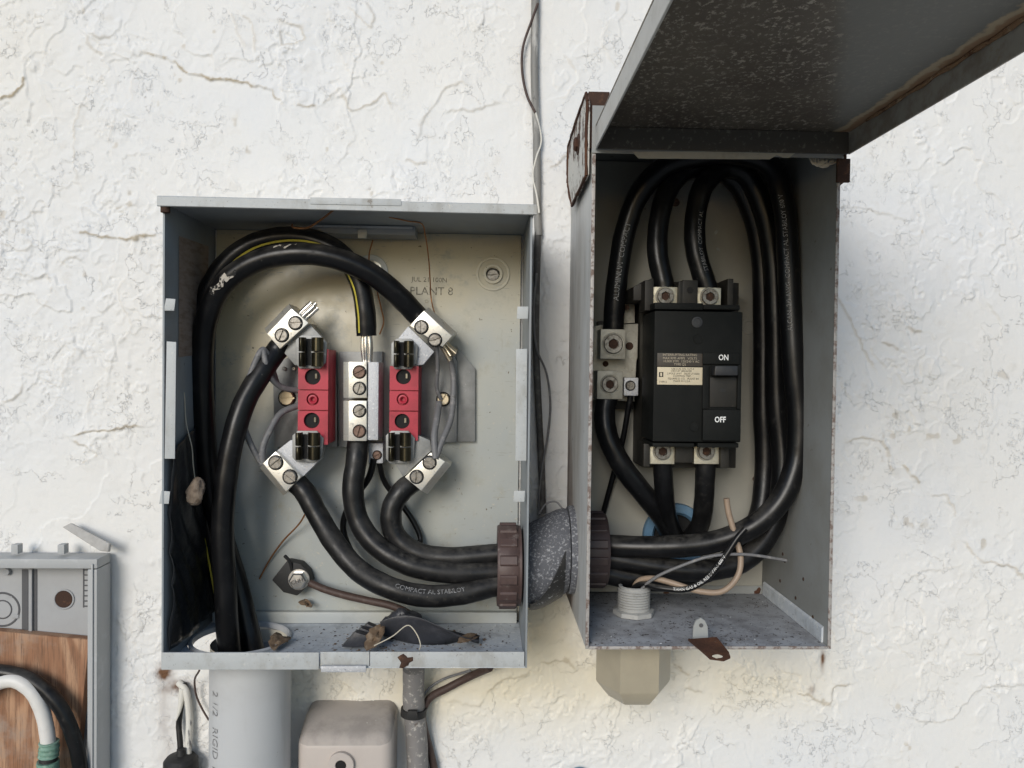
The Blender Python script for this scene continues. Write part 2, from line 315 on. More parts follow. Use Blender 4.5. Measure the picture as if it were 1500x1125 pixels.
for k_ in ('cable', 'cable_dusty'):                   # settled dust lies on upward-facing skin
    t = M[k_].node_tree; b = t.nodes['Principled BSDF']; src = b.inputs['Base Color'].links[0].from_socket; rsrc = b.inputs['Roughness'].links[0].from_socket
    ge = t.nodes.new('ShaderNodeNewGeometry'); sz = t.nodes.new('ShaderNodeSeparateXYZ'); t.links.new(ge.outputs['Normal'], sz.inputs[0]); tc_ = t.nodes.new('ShaderNodeTexCoord')
    q = t.nodes.new('ShaderNodeMath'); q.operation = 'MULTIPLY'; t.links.new(ramp(t, sz.outputs[2], .15, .95), q.inputs[0]); t.links.new(ramp(t, noise(t, tc_.outputs['Object'], 70, 6, .7), .30, .70), q.inputs[1])
    q2 = t.nodes.new('ShaderNodeMath'); q2.operation = 'MULTIPLY'; q2.inputs[1].default_value = .75; t.links.new(q.outputs[0], q2.inputs[0])
    t.links.new(mixc(t, q2.outputs[0], src, (.085, .080, .072)), b.inputs['Base Color']); t.links.new(mixf(t, q2.outputs[0], rsrc, .9), b.inputs['Roughness'])
# ------------------------------------------------------------------ ground (out of view below, gives its bounce light)
gm = mat('unseen_pale_concrete_ground', (.29, .285, .275), .9, 0, [((.2, .2, .17), 1.5, .4, .65, .7)])
g = link('ground', [(-60, 3, -1.25), (60, 3, -1.25), (60, -60, -1.25), (-60, -60, -1.25)], [(0, 3, 2, 1)], gm); tag(g, 'unseen pale concrete ground along the house wall, for bounce light', None, kind='structure')

# ------------------------------------------------------------------ stucco wall: real relief on a dense grid
rs = np.random.RandomState(11)
def vnoise(x, y, seed):
    xi = np.floor(x).astype(np.int64); yi = np.floor(y).astype(np.int64); fx = x-xi; fy = y-yi
    def hsh(a, b):
        n = (a*374761393+b*668265263+seed*974711) & 0x7fffffff; n = (n ^ (n >> 13))*1274126177 & 0x7fffffff; n = (n ^ (n >> 16))*668265263 & 0x7fffffff
        return ((n ^ (n >> 15)) & 0xffff)/65535.
    u = fx*fx*fx*(fx*(fx*6-15)+10); v = fy*fy*fy*(fy*(fy*6-15)+10)
    a = hsh(xi, yi); b = hsh(xi+1, yi); c = hsh(xi, yi+1); d = hsh(xi+1, yi+1)
    return a+(b-a)*u+(c-a)*v+(a-b-c+d)*u*v
def fbm(x, y, seed, oct=4, gain=.5):
    s = 0; a = 1; t = 0
    for k in range(oct):
        s = s+a*vnoise(x*2**k+17.3*k, y*2**k-9.1*k, seed+k); t += a; a *= gain
    return s/t
def sst(a, b, x): t = np.clip((x-a)/(b-a), 0, 1); return t*t*(3-2*t)
def axis(lo, hi, st, far):
    a = list(np.arange(lo, hi+st/2, st)); k = st
    while a[-1] < far: k *= 1.12; a.append(a[-1]+k)
    k = st; b = []
    cur = lo
    while cur > -far: k *= 1.12; cur -= k; b.append(cur)
    return np.array(b[::-1]+a)
gx = axis(-.53, .53, .00105, 3.0); gz = axis(-.42, .40, .00105, 1.3)
X, Z = np.meshgrid(gx, gz)
wx = X+.018*(fbm(X/.035, Z/.035, 1)-.5); wz = Z+.018*(fbm(X/.035, Z/.035, 5)-.5)
busy = sst(.38, .58, fbm(X/.13+3, Z/.13, 21, 3))
Hh = np.zeros_like(X)
for sd_, sc_, thr, amp, msk in ((31, .085, .55, .00125, .5), (41, .060, .57, .0010, .8), (51, .035, .58, .0008, 1.0), (61, .12, .50, .0008, .5), (171, .022, .60, .0006, 1.0), (181, .045, .42, .0007, .9)):
    n = fbm(wx/sc_, wz/(sc_*1.25), sd_, 5, .55)
    e = .006
    fade = sst(.35, .62, fbm(X/.05, Z/.05, sd_+3, 2))
    m_ = (1-msk)+msk*busy
    Hh += amp*fade*m_*(sst(thr-e, thr+e, n)*np.exp(-np.clip(n-thr, 0, 1)*9)+.7*np.exp(-((n-thr)/.005)**2))
# fine trowel grain and sand
Hh += .00080*busy*(fbm(X/.0075, Z/.0075, 71, 3)-.5)+.00026*(fbm(X/.0035, Z/.0035, 81, 2)-.5)+.0011*(fbm(X/.30, Z/.30, 91, 3)-.5)
pits = fbm(X/.0065, Z/.0065, 101, 2); Hh -= .0007*sst(.80, .86, pits)*busy
# trowel ledges seen in the photograph (photo pixels on the wall)
dirt = np.zeros_like(X)
LEDGES = [([(200,78),(245,85),(275,105),(330,118),(385,128),(415,155)], 2.2, .9), ([(435,155),(465,157)], 1.8, .6), ([(0,146),(28,132),(36,112)], 2, .9), ([(125,48),(150,55),(175,45),(178,28)], 1.4, .3), ([(125,50),(135,70),(152,82)], 1.4, .3),
 ([(210,85),(195,115),(190,145),(165,180),(160,215)], 1.2, .15), ([(140,132),(120,155),(108,210),(115,270)], 1.5, .3), ([(610,212),(618,180),(640,150),(660,125),(690,122)], 1.5, .2), ([(500,130),(515,160),(550,148),(562,135),(575,165)], 1.5, .4), ([(470,155),(500,130)], 1.3, .2),
 ([(650,165),(690,160),(735,150)], 1.3, .2), ([(592,236),(625,238)], 1.4, .3), ([(355,20),(370,45),(375,75)], 1.4, .3), ([(412,30),(440,38),(448,55),(415,65),(412,40)], 1.6, .4), ([(340,15),(348,40),(360,70)], 1.2, .2), ([(505,5),(545,40),(545,20),(530,0)], 1.5, .3),
 ([(105,337),(150,347),(190,350),(235,342)], 1.8, .8), ([(0,352),(35,367),(48,355),(30,345)], 1.4, .2), ([(100,638),(150,632),(175,628),(215,624)], 2, .7), ([(100,640),(140,665),(120,680)], 1.8, .5), ([(190,400),(175,430),(192,480),(170,505)], 1.5, .2), ([(145,395),(150,425)], 1, .2),
 ([(148,520),(130,525),(115,512),(90,560),(80,590),(55,615)], 1.3, .2), ([(165,530),(140,570),(125,615)], 1.3, .2), ([(40,410),(70,405),(75,425),(45,470)], 1.4, .2), ([(85,395),(110,375),(120,385)], 1.4, .2), ([(0,590),(30,575),(32,560)], 1.5, .3), ([(170,305),(185,297),(205,300)], 1.4, .6),
 ([(1225,430),(1250,480),(1283,545)], 1.4, .35), ([(1290,500),(1318,512)], 1.8, .4), ([(1325,480),(1350,487)], 1.8, .4), ([(1235,648),(1265,640),(1295,655),(1308,695)], 1.6, .4), ([(1320,680),(1348,712)], 1.6, .6), ([(1360,725),(1385,728),(1400,760)], 1.5, .3), ([(1405,790),(1440,820),(1480,830),(1500,850)], 1.8, .4),
 ([(1320,860),(1350,835),(1385,835)], 1.2, .1), ([(1380,950),(1395,935),(1420,960),(1455,945)], 1.2, .1), ([(1330,1050),(1390,1055),(1430,1010),(1500,1000)], 2, .1), ([(1440,230),(1430,265),(1470,300)], 1.3, .1), ([(1225,300),(1280,310),(1330,325)], 1.2, .1), ([(1440,440),(1465,470),(1465,500)], 1.4, .1),
 ([(1160,1010),(1185,1018),(1215,1030),(1225,1005),(1245,1000)], 1.8, .5), ([(790,972),(812,966),(832,970),(848,985)], 1.6, .5), ([(712,1015),(735,995),(778,986)], 1.5, .4), ([(985,968),(1012,990)], 1.4, .4), ([(1003,1005),(1030,1013)], 1.4, .3), ([(650,1025),(700,1032),(712,1018)], 1.2, .2),
 ([(1045,1045),(1060,1035),(1090,1040)], 1.2, .1), ([(795,345),(800,500),(815,560)], .8, .05), ([(805,245),(835,225)], 1.2, .3), ([(172,900),(190,960),(178,1010)], 1.3, .1), ([(205,880),(195,930),(215,985),(200,1060)], 1.2, .1), ([(820,75),(845,110),(830,140),(800,150)], 1.4, .2), ([(900,20),(880,60),(905,100)], 1.2, .1)]
xs = gx; zs = gz
for pl, wmm, dk in LEDGES:
    pts = crom([P(a, b, 0) for a, b in pl], 6) if len(pl) > 2 else [P(a, b, 0).lerp(P(pl[1][0], pl[1][1], 0), k/5) if False else P(pl[0][0]+(pl[1][0]-pl[0][0])*k/5, pl[0][1]+(pl[1][1]-pl[0][1])*k/5, 0) for k in range(6)]
    bx = [p.x for p in pts]; bz = [p.z for p in pts]; mg = .016
    i0, i1 = np.searchsorted(xs, min(bx)-mg), np.searchsorted(xs, max(bx)+mg); j0, j1 = np.searchsorted(zs, min(bz)-mg), np.searchsorted(zs, max(bz)+mg)
    if i1-i0 < 3 or j1-j0 < 3: continue
    jx = .007*(fbm(X[j0:j1, i0:i1]/.009, Z[j0:j1, i0:i1]/.009, 7, 4)-.5); jz = .007*(fbm(X[j0:j1, i0:i1]/.008, Z[j0:j1, i0:i1]/.008, 17, 3)-.5)
    xx = X[j0:j1, i0:i1]+jx; zz = Z[j0:j1, i0:i1]+jz
    best = np.full(xx.shape, 9.); side = np.zeros(xx.shape); par_ = np.zeros(xx.shape)
    for k in range(len(pts)-1):
        a, b = pts[k], pts[k+1]; dx, dz = b.x-a.x, b.z-a.z; l2 = dx*dx+dz*dz+1e-12
        t = np.clip(((xx-a.x)*dx+(zz-a.z)*dz)/l2, 0, 1); d = np.hypot(xx-a.x-t*dx, zz-a.z-t*dz); s = np.sign(dx*(zz-a.z)-dz*(xx-a.x))
        u = d < best; best = np.where(u, d, best); side = np.where(u, s, side); par_ = np.where(u, (k+t)/(len(pts)-1), par_)
    tp = np.minimum(sst(0, .12, par_), sst(1, .88, par_)); amp = wmm*.00075*(.35+.65*tp)*(.5+fbm(xx/.01, zz/.01, 77, 2))
    lay = np.where(side > 0, np.exp(-best/.0075), np.exp(-(best/.0008)**2))*amp
    Hh[j0:j1, i0:i1] += lay
    dirt[j0:j1, i0:i1] = np.maximum(dirt[j0:j1, i0:i1], dk*tp*np.exp(-(best/.0011)**2)*sst(.18, .42, fbm(xx/.012, zz/.012, 87, 2)))
Hh = np.clip(Hh, -.002, .0034)
# old cream paint showing round and below the two boxes, stains under the fittings
def blob(px, py, rx, ry):
    c = P(px, py, 0); s = .000638
    return np.exp(-(((X-c.x)/(rx*s))**2+((Z-c.z)/(ry*s))**2))
cream = .8*blob(880, 985, 190, 70)+.75*blob(790, 900, 60, 60)+.6*blob(690, 1010, 150, 60)+.4*blob(1130, 1000, 170, 55)+.6*blob(470, 1010, 120, 60)+.12*blob(20, 130, 110, 170)+.25*blob(800, 820, 40, 120)
cream = .75*np.clip(cream*(.45+1.1*fbm(X/.06, Z/.06, 121, 4)), 0, 1)
rustm = 1.2*blob(241, 985, 11, 11)+.9*blob(262, 1005, 22, 9)+.5*blob(1188, 1010, 6, 6)+1.0*blob(1205, 966, 3, 14)+.25*blob(243, 1050, 12, 70)
rustm = np.clip(rustm*(.2+1.5*fbm(X/.008, Z/.008, 131, 3)), 0, 1)
speck = sst(.76, .84, fbm(X/.010, Z/.010, 141, 2))*sst(.45, .7, fbm(X/.08, Z/.08, 151, 2))
dirt = np.maximum(dirt, .4*speck*sst(.6, .75, fbm(X/.02, Z/.02, 161, 2)))
V = np.stack([X, -Hh, Z], -1).reshape(-1, 3); nz_, nx_ = X.shape
idx = np.arange(nx_*nz_).reshape(nz_, nx_); Q = np.stack([idx[:-1, :-1], idx[:-1, 1:], idx[1:, 1:], idx[1:, :-1]], -1).reshape(-1, 4)
me = bpy.data.meshes.new('stucco_wall'); me.vertices.add(len(V)); me.vertices.foreach_set('co', V.astype(np.float32).ravel())
me.loops.add(Q.size); me.loops.foreach_set('vertex_index', Q.astype(np.int32).ravel()); me.polygons.add(len(Q))
me.polygons.foreach_set('loop_start', np.arange(0, Q.size, 4, dtype=np.int32)); me.polygons.foreach_set('use_smooth', np.ones(len(Q), bool)); me.update(calc_edges=True); me.validate()
ca = me.color_attributes.new('stain', 'FLOAT_COLOR', 'POINT'); ca.data.foreach_set('color', np.stack([dirt, cream, rustm, np.ones_like(X)], -1).astype(np.float32).ravel())
m, t, b, co = nt('painted_stucco')
at = t.nodes.new('ShaderNodeAttribute'); at.attribute_name = 'stain'; sp = t.nodes.new('ShaderNodeSeparateColor'); t.links.new(at.outputs['Color'], sp.inputs[0])
c0 = mixc(t, ramp(t, noise(t, co, 5, 4), .35, .7), (.785, .775, .745), (.745, .755, .76))
c0 = mixc(t, ramp(t, noise(t, co, 45, 5), .55, .8), c0, (.70, .685, .65))
c0 = mixc(t, sp.outputs[1], c0, (.70, .62, .44))
c0 = mixc(t, sp.outputs[0], c0, (.40, .32, .20))
c0 = mixc(t, sp.outputs[2], c0, (.16, .08, .04))
f = ramp(t, noise(t, co, 380, 3), .72, .78); mm = t.nodes.new('ShaderNodeMath'); mm.operation = 'MULTIPLY'; mm.inputs[1].default_value = .45; t.links.new(f, mm.inputs[0])
c0 = mixc(t, mm.outputs[0], c0, (.35, .32, .27))
t.links.new(c0, b.inputs['Base Color']); b.inputs['Roughness'].default_value = .6; b.inputs['Specular IOR Level'].default_value = .3
# crisp torn edges of the top coat, sand and pinholes
def addn(*ts):
    s = None
    for f_, k_ in ts:
        q = t.nodes.new('ShaderNodeMath'); q.operation = 'MULTIPLY_ADD'; q.inputs[1].default_value = k_; t.links.new(f_, q.inputs[0])
        if s is None: q.inputs[2].default_value = 0
        else: t.links.new(s, q.inputs[2])
        s = q.outputs[0]
    return s
def mul(x, y):
    q = t.nodes.new('ShaderNodeMath'); q.operation = 'MULTIPLY'; t.links.new(x, q.inputs[0]); t.links.new(y, q.inputs[1]); return q.outputs[0]
rough_zone = ramp(t, noise(t, co, 12, 4), .49, .61); rz2 = ramp(t, noise(t, co, 17, 3, .5, (1, 1, 1.3)), .46, .60)
hgt = addn((mul(ramp(t, noise(t, co, 28, 9, .60), .53, .541), rz2), .75), (mul(ramp(t, noise(t, co, 62, 8, .66, (1, 1, .8)), .57, .59), rough_zone), .5), (mul(ramp(t, noise(t, co, 130, 5, .6), .56, .62), rough_zone), .22), (noise(t, co, 420, 5, .75), .20), (noise(t, co, 300, 4, .6, (1, 1, .12)), .12), (ramp(t, noise(t, co, 260, 2), .75, .79), -.4))
bp = t.nodes.new('ShaderNodeBump'); bp.inputs['Strength'].default_value = .75; bp.inputs['Distance'].default_value = .0011; t.links.new(hgt, bp.inputs['Height']); t.links.new(bp.outputs[0], b.inputs['Normal'])
me.materials.append(m); wall = bpy.data.objects.new('stucco_wall', me); COL.objects.link(wall)
tag(wall, 'white painted skip-trowelled stucco house wall behind all the boxes', 'wall')
# ------------------------------------------------------------------ meter socket box (left)
MX0, MX1, MZ0, MZ1, MD = -.250, .0362, -.2375, .1255, .115
m, t, b, co = nt('yellowed_panel_paint')
sp_ = t.nodes.new('ShaderNodeSeparateXYZ'); t.links.new(co, sp_.inputs[0])
zz_ = t.nodes.new('ShaderNodeMath'); zz_.operation = 'MULTIPLY_ADD'; zz_.inputs[1].default_value = .17; t.links.new(noise(t, co, 11, 4), zz_.inputs[0])
zx_ = t.nodes.new('ShaderNodeMath'); zx_.operation = 'MULTIPLY_ADD'; zx_.inputs[1].default_value = -.45; t.links.new(sp_.outputs[0], zx_.inputs[0]); t.links.new(sp_.outputs[2], zx_.inputs[2]); t.links.new(zx_.outputs[0], zz_.inputs[2])
yel = ramp(t, zz_.outputs[0], .07, .22)
c0 = mixc(t, ramp(t, noise(t, co, 8, 3), .4, .65), (.40, .425, .415), (.44, .45, .41))
c0 = mixc(t, yel, c0, (.55, .49, .345))
c0 = mixc(t, ramp(t, noise(t, co, 40, 5, .7), .52, .75), c0, (.37, .36, .30))
f = ramp(t, noise(t, co, 260, 4, .7), .60, .74); c0 = mixc(t, f, c0, (.53, .50, .42))
c0 = mixc(t, ramp(t, noise(t, co, 210, 3), .69, .75), c0, (.13, .105, .065))
c0 = mixc(t, ramp(t, noise(t, co, 95, 6, .7, (1, 1, .12)), .62, .74), c0, (.34, .32, .26))
c0 = mixc(t, ramp(t, noise(t, co, 900, 2, .5, (.08, 1, 1)), .70, .76), c0, (.30, .29, .25))
c0 = mixc(t, ramp(t, noise(t, co, 24, 5, .75), .70, .78), c0, (.26, .20, .12))
t.links.new(c0, b.inputs['Base Color']); t.links.new(mixf(t, ramp(t, noise(t, co, 50, 4), .35, .7), .32, .55), b.inputs['Roughness']); b.inputs['Specular IOR Level'].default_value = .45
M['meter_panel'] = m
mb = thing('meter_socket_box', 'open grey steel meter socket box without its cover, left of the breaker box', 'electrical box', ((MX0+MX1)/2, 0, MZ0))
T_ = .0016
box('back_panel', (MX0+.004, MX1-.004), (.0042, .0060), (MZ0+.004, MZ1-.002), M['meter_panel'], mb, .0005)
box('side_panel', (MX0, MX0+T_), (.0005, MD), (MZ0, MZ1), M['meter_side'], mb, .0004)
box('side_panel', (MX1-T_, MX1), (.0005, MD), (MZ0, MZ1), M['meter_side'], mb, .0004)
# floor with its round conduit opening
HC = P(352, 941, .055); HCX, HCH, HR = HC.x, .0535, .0425
bm = bmesh.new(); ring = []; n = 48
x0, x1, y0, y1 = MX0+T_+.0002, MX1-T_-.0002, -.0006, -MD
out = []
for i in range(n):
    th = 2*math.pi*i/n; cx, cy = math.cos(th), math.sin(th)
    s = min(((x1-HCX)/cx if cx > 1e-9 else (x0-HCX)/cx if cx < -1e-9 else 9), ((y0+HCH)/cy if cy > 1e-9 else (y1+HCH)/cy if cy < -1e-9 else 9))
    out.append((HCX+cx*s, -HCH+cy*s)); ring.append((HCX+cx*HR, -HCH+cy*HR))
corn = [(x0, y0), (x1, y0), (x1, y1), (x0, y1)]
for c in corn:
    k = min(range(n), key=lambda i: (out[i][0]-c[0])**2+(out[i][1]-c[1])**2); out[k] = c
top = [bm.verts.new((a, b, MZ0+T_)) for a, b in out]; tin = [bm.verts.new((a, b, MZ0+T_)) for a, b in ring]
bot = [bm.verts.new((a, b, MZ0+.0001)) for a, b in out]; bin_ = [bm.verts.new((a, b, MZ0+.0001)) for a, b in ring]
for i in range(n):
    j = (i+1) % n
    for q in ((top[i], top[j], tin[j], tin[i]), (bot[i], bin_[i], bin_[j], bot[j]), (tin[i], tin[j], bin_[j], bin_[i]), (top[i], bot[i], bot[j], top[j])):
        try: bm.faces.new(q)
        except ValueError: pass
frombm('floor_panel', bm, M['meter_floor'], mb)
box('back_ledge', (MX0+.004, MX1-.004), (.0062, .0125), (MZ0+T_+.0003, P(500, 897, .0125).z), M['meter'], mb, .0008)
# hood with a folded front lip
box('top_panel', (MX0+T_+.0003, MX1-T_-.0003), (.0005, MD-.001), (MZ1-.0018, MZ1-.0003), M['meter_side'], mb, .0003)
hx0, hx1 = P(231, 290, .119).x, P(786, 308, .119).x
lz = (P(500, 293, .119).z, P(500, 309, .119).z)
bm = bmesh.new()
for x, dz in ((hx0, .0006), (hx1, -.0009)):
    pass
pts = []
prof = [(.119, 0), (.1205, -.001), (.1205, -.0078), (.1192, -.0083), (.1188, -.0068), (.1175, -.0014), (.0005, -.0012), (.0005, .0003), (.1175, .0004)]
va = [bm.verts.new((hx0, -h, lz[0]+dz+.0006)) for h, dz in prof]; vb = [bm.verts.new((hx1, -h, lz[0]+dz-.0006)) for h, dz in prof]
bm.faces.new(va); bm.faces.new(vb[::-1])
for i in range(len(prof)): j = (i+1) % len(prof); bm.faces.new((va[i], vb[i], vb[j], va[j]))
hood = frombm('hood', bm, M['meter_lip'], mb)
box('seam_strip', (P(455, 290, .12).x, P(588, 294, .12).x), (.1206, .1212), (lz[0]-.0040, lz[0]+.0012), M['meter_lip'], hood, .0003)
a = P(238, 303, .118); lathe('rolled_end', [(.0001, -.004), (.0036, -.003), (.0036, .004), (.0001, .005)], (hx0+.0045, -.1155, lz[0]-.0085), (0, 0, 1), M['rustdark'], hood, 12)
# bottom lip in three lengths, the middle one dropped back
def lipseg(x0, y0, x1, y1, hf, name='front_lip', m='meter_lip'): return boxpx(name, x0, y0, x1, y1, hf, hf-.0016, M[m], mb, .0005)
lipseg(236, 956, 467, 981, .1172); lipseg(468.5, 955, 541, 977, .1150); lipseg(542, 955, 768, 977, .1172)
boxpx('catch_strip', 470, 976, 536, 985, .1195, .1165, M['alu_rough'], mb, .0006)
# stubs of the torn cover flange on both front edges
for x0, y0, x1, y1 in ((243, 437, 257, 455), (244, 500, 258, 672), (236, 719, 249, 738)):
    polypx('flange_tab', [(x0, y0), (x1, y0+1), (x1-2, y1), (x0-3, y1)], .1148, .1138, M['meter_lip'], mb, .0002)
for x0, y0, x1, y1 in ((758, 449, 774, 467), (756, 511, 772, 675), (753, 719, 769, 735)):
    polypx('flange_tab', [(x0, y0), (x1, y0), (x1-1, y1), (x0-1, y1)], .1148, .1138, M['meter_lip'], mb, .0002)
# pressed rings, screw, knockout, stamps on the back panel
HB = .0060
def ringpx(name, px, py, r0, r1, h0, h1, m, parent, seg=32):
    c = P(px, py, h1); c.y = 0; s = (DIST-h1)/FPX
    return lathe(name, [(r0*s, h0), (r0*s, h1-.0003), (r0*s+.0003, h1), (r1*s-.0004, h1), (r1*s, h1-.0003), (r1*s, h0)], c, (0, -1, 0), m, parent, seg, close=True)
ringpx('pressed_ring', 722, 401, 21, 25, .0058, .0071, M['meter_panel'], mb); ringpx('pressed_ring', 722, 401, 10, 14.5, .0058, .0082, M['meter_panel'], mb)
ringpx('knockout_ring', 543, 398, 17, 25, .0058, .0075, M['meter'], mb); 
def disc(name, c, r, t, m, parent, seg=20): return lathe(name, [(r, 0), (r, t*.8), (r*.93, t), (0, t)], c, (0, -1, 0), m, parent, seg)
def screw(px, py, h, rpx, ang, m, parent, name='screw', t=.0022):
    """slotted head facing out of the wall, two cheeks with a real slot between"""
    c = P(px, py, h+t); c.y = -h; r = rpx*(DIST-h-t)/FPX; sl = r*.13; bm = bmesh.new(); ca, sa = math.cos(ang), math.sin(ang)
    for s in (1, -1):
        a0 = math.asin(sl/r); L = []
        for k in range(11):
            th = a0+(math.pi-2*a0)*k/10; L.append((r*math.cos(th), s*r*math.sin(th)))
        if s < 0: L = L[::-1]
        w_ = lambda q, y: bm.verts.new((c.x+q[0]*ca-q[1]*sa, y, c.z+q[0]*sa+q[1]*ca))
        f1 = [w_(q, -h-t*.75) for q in L]; f2 = [w_((q[0]*.86, q[1]*.86 if abs(q[1]) > sl*1.2 else q[1]), -h-t) for q in L]; f0 = [w_(q, -h) for q in L]
        bm.faces.new(f2); N = len(L)
        for i in range(N): j = (i+1) % N; bm.faces.new((f1[i], f1[j], f2[j], f2[i])); bm.faces.new((f0[i], f0[j], f1[j], f1[i]))
    vs = [bm.verts.new((c.x+r*.98*math.cos(2*math.pi*k/18), -h-t*.35, c.z+r*.98*math.sin(2*math.pi*k/18))) for k in range(18)]; bm.faces.new(vs)
    o = frombm(name, bm, m, parent, True, 30)
    lathe('gap_shade_ring', [(r*1.0, 0), (r*1.10, .0003), (r*1.2, 0)], c, (0, -1, 0), M['rubber'], o if parent.parent is None else parent, 20, close=True)  # dark ring stands in for the shaded clearance round the screw
    return o
screw(722, 403, HB, 9, .1, M['screw'], mb, 'mounting_screw')
ringpx('hub_disc', 555, 385, .01, 8, .0058, .0066, M['alu'], mb, 16)
text('JUL 21 100N', .0062, P(629, 410, HB+.0004), M['stamp'], mb, R(-1)); text('PLANT 8', .0105, P(632, 427, HB+.0004), M['stamp'], mb, R(0), 1.0)
for px, py, r in ((625, 441, 3), (690, 545, 3), (684, 628, 3), (600, 380, 2)): ringpx('punched_mark', px, py, r*.5, r, .0058, .0065, M['meter_panel'], mb, 10)
# inner shelf bracket hanging under the hood
br = boxpx('shelf_bracket', 452, 322, 608, 344, .040, .012, M['meter_side'], mb, .0008)
boxpx('bracket_lip', 455, 329, 604, 335, .0432, .0402, M['meter_lip'], br, .0006); boxpx('bracket_tab', 524, 336, 537, 349, .0425, .0402, M['meter'], br, .0006)
# faded sticker inside the left cheek
sx = MX0+T_+.0004
link('sticker', [(sx, -.088, .104), (sx, -.020, .106), (sx, -.024, .010), (sx, -.088, .006)], [(0, 1, 2, 3)], M['sticker'], mb)
lathe('rust_blister', [(.0052, 0), (.0045, .0007), (.0024, .0013), (0, .0016)], P(593, 968, .1173), (0, -1, 0), M['rustdark'], mb, 14, rf=lambda k, th: 1+.3*math.sin(3*th+1)+.2*math.sin(5*th))

# black plastic film on the left cheek, lower half
nu, nv = 26, 40; V = []
for j in range(nv):
    for i in range(nu):
        y = -.010-.100*i/(nu-1); z = MZ0+.012+(.235-.035*(i/(nu-1)))*j/(nv-1)*.79
        d = .002+.0035*abs(math.sin(7*y*20+5*z*14+1.5*math.sin(z*40)))+.003*max(0, math.sin(z*55+y*70))+random.uniform(0, .0006)
        V.append((MX0+T_+d*.7, y, z))
fo = link('black_plastic_film', V, [(j*nu+i, j*nu+i+1, (j+1)*nu+i+1, (j+1)*nu+i) for j in range(nv-1) for i in range(nu-1)], M['film'], None, True)
sm = fo.modifiers.new('s', 'SOLIDIFY'); sm.thickness = .0004
tag(fo, 'crumpled black plastic film lining the lower left cheek of the meter box', 'plastic film')

# ------------------------------------------------------------------ terminals of the meter socket
def lug(parent, face, cham, hf, hb, name='lug', drop=.007):
    """face: four photo corners of the flat front; cham: for each, (dx, dy) in photo px of the sloping skirt"""
    p = [P(x, y, hf) for x, y in face]; q = [P(x+dx, y+dy, hf) for (x, y), (dx, dy) in zip(face, cham)]
    pts = p+[Vector((v.x, -hf+drop*(1 if (abs(c[0])+abs(c[1])) else 0), v.z)) for v, c in zip(q, cham)]+[Vector((v.x, -hb, v.z)) for v in q]
    return hull(name, pts, M['alu'], parent, .0005)
HL = .054
def jaw(parent, x0, y0, x1, y1, h0, up):
    """spring jaw: steel seat, two sprung leaves with a slot between, each leaf split across"""
    cx = (x0+x1)/2; w_ = x1-x0; root = polypx('jaw', [(x0-2, y0+4), (x0+6, y0-3), (x1-4, y0-3), (x1+6, y0+8), (x1+4, y1-6), (x1-4, y1+3), (x0+4, y1+3), (x0-2, y1-4)], h0+.001, h0-.012, M['steel'], parent, .0006)
    ym = (y0+y1)/2
    for ya, yb in ((y0, ym-1), (ym+1, y1)):
        for sgn in (-1, 1):
            bm = bmesh.new(); s = (DIST-h0-.01)/FPX; gp = cx-w_*.10; xa = gp+sgn*w_*.10; xb = (x0+w_*.02) if sgn < 0 else (x1-w_*.02)
            A = P(xa, ya, h0+.010); B = P(xb, yb, h0+.010); L = []
            k_ = 7
            for k in range(k_+1):
                t = k/k_; x = A.x+(B.x-A.x)*t; L.append((x, h0+.0005+.0105*math.sin(math.pi*(.12+.80*(1-t)))**.6))
            prof = L+[(x, max(h-.0016, h0-.001)) for x, h in L[::-1]]
            v1 = [bm.verts.new((x, -h, A.z)) for x, h in prof]; v2 = [bm.verts.new((x, -h, B.z)) for x, h in prof]
            bm.faces.new(v1); bm.faces.new(v2[::-1]); N = len(prof)
            for i in range(N): j = (i+1) % N; bm.faces.new((v1[i], v1[j], v2[j], v2[i]))
            bevel(bm, .0002, 1); frombm('leaf_spring', bm, M['bronze'], root, True, 35)
    boxpx('jaw_slot_back', cx-w_*.21, y0+2, cx+w_*.02, y1-2, h0+.002, h0, M['dark'], root, 0)
    return root
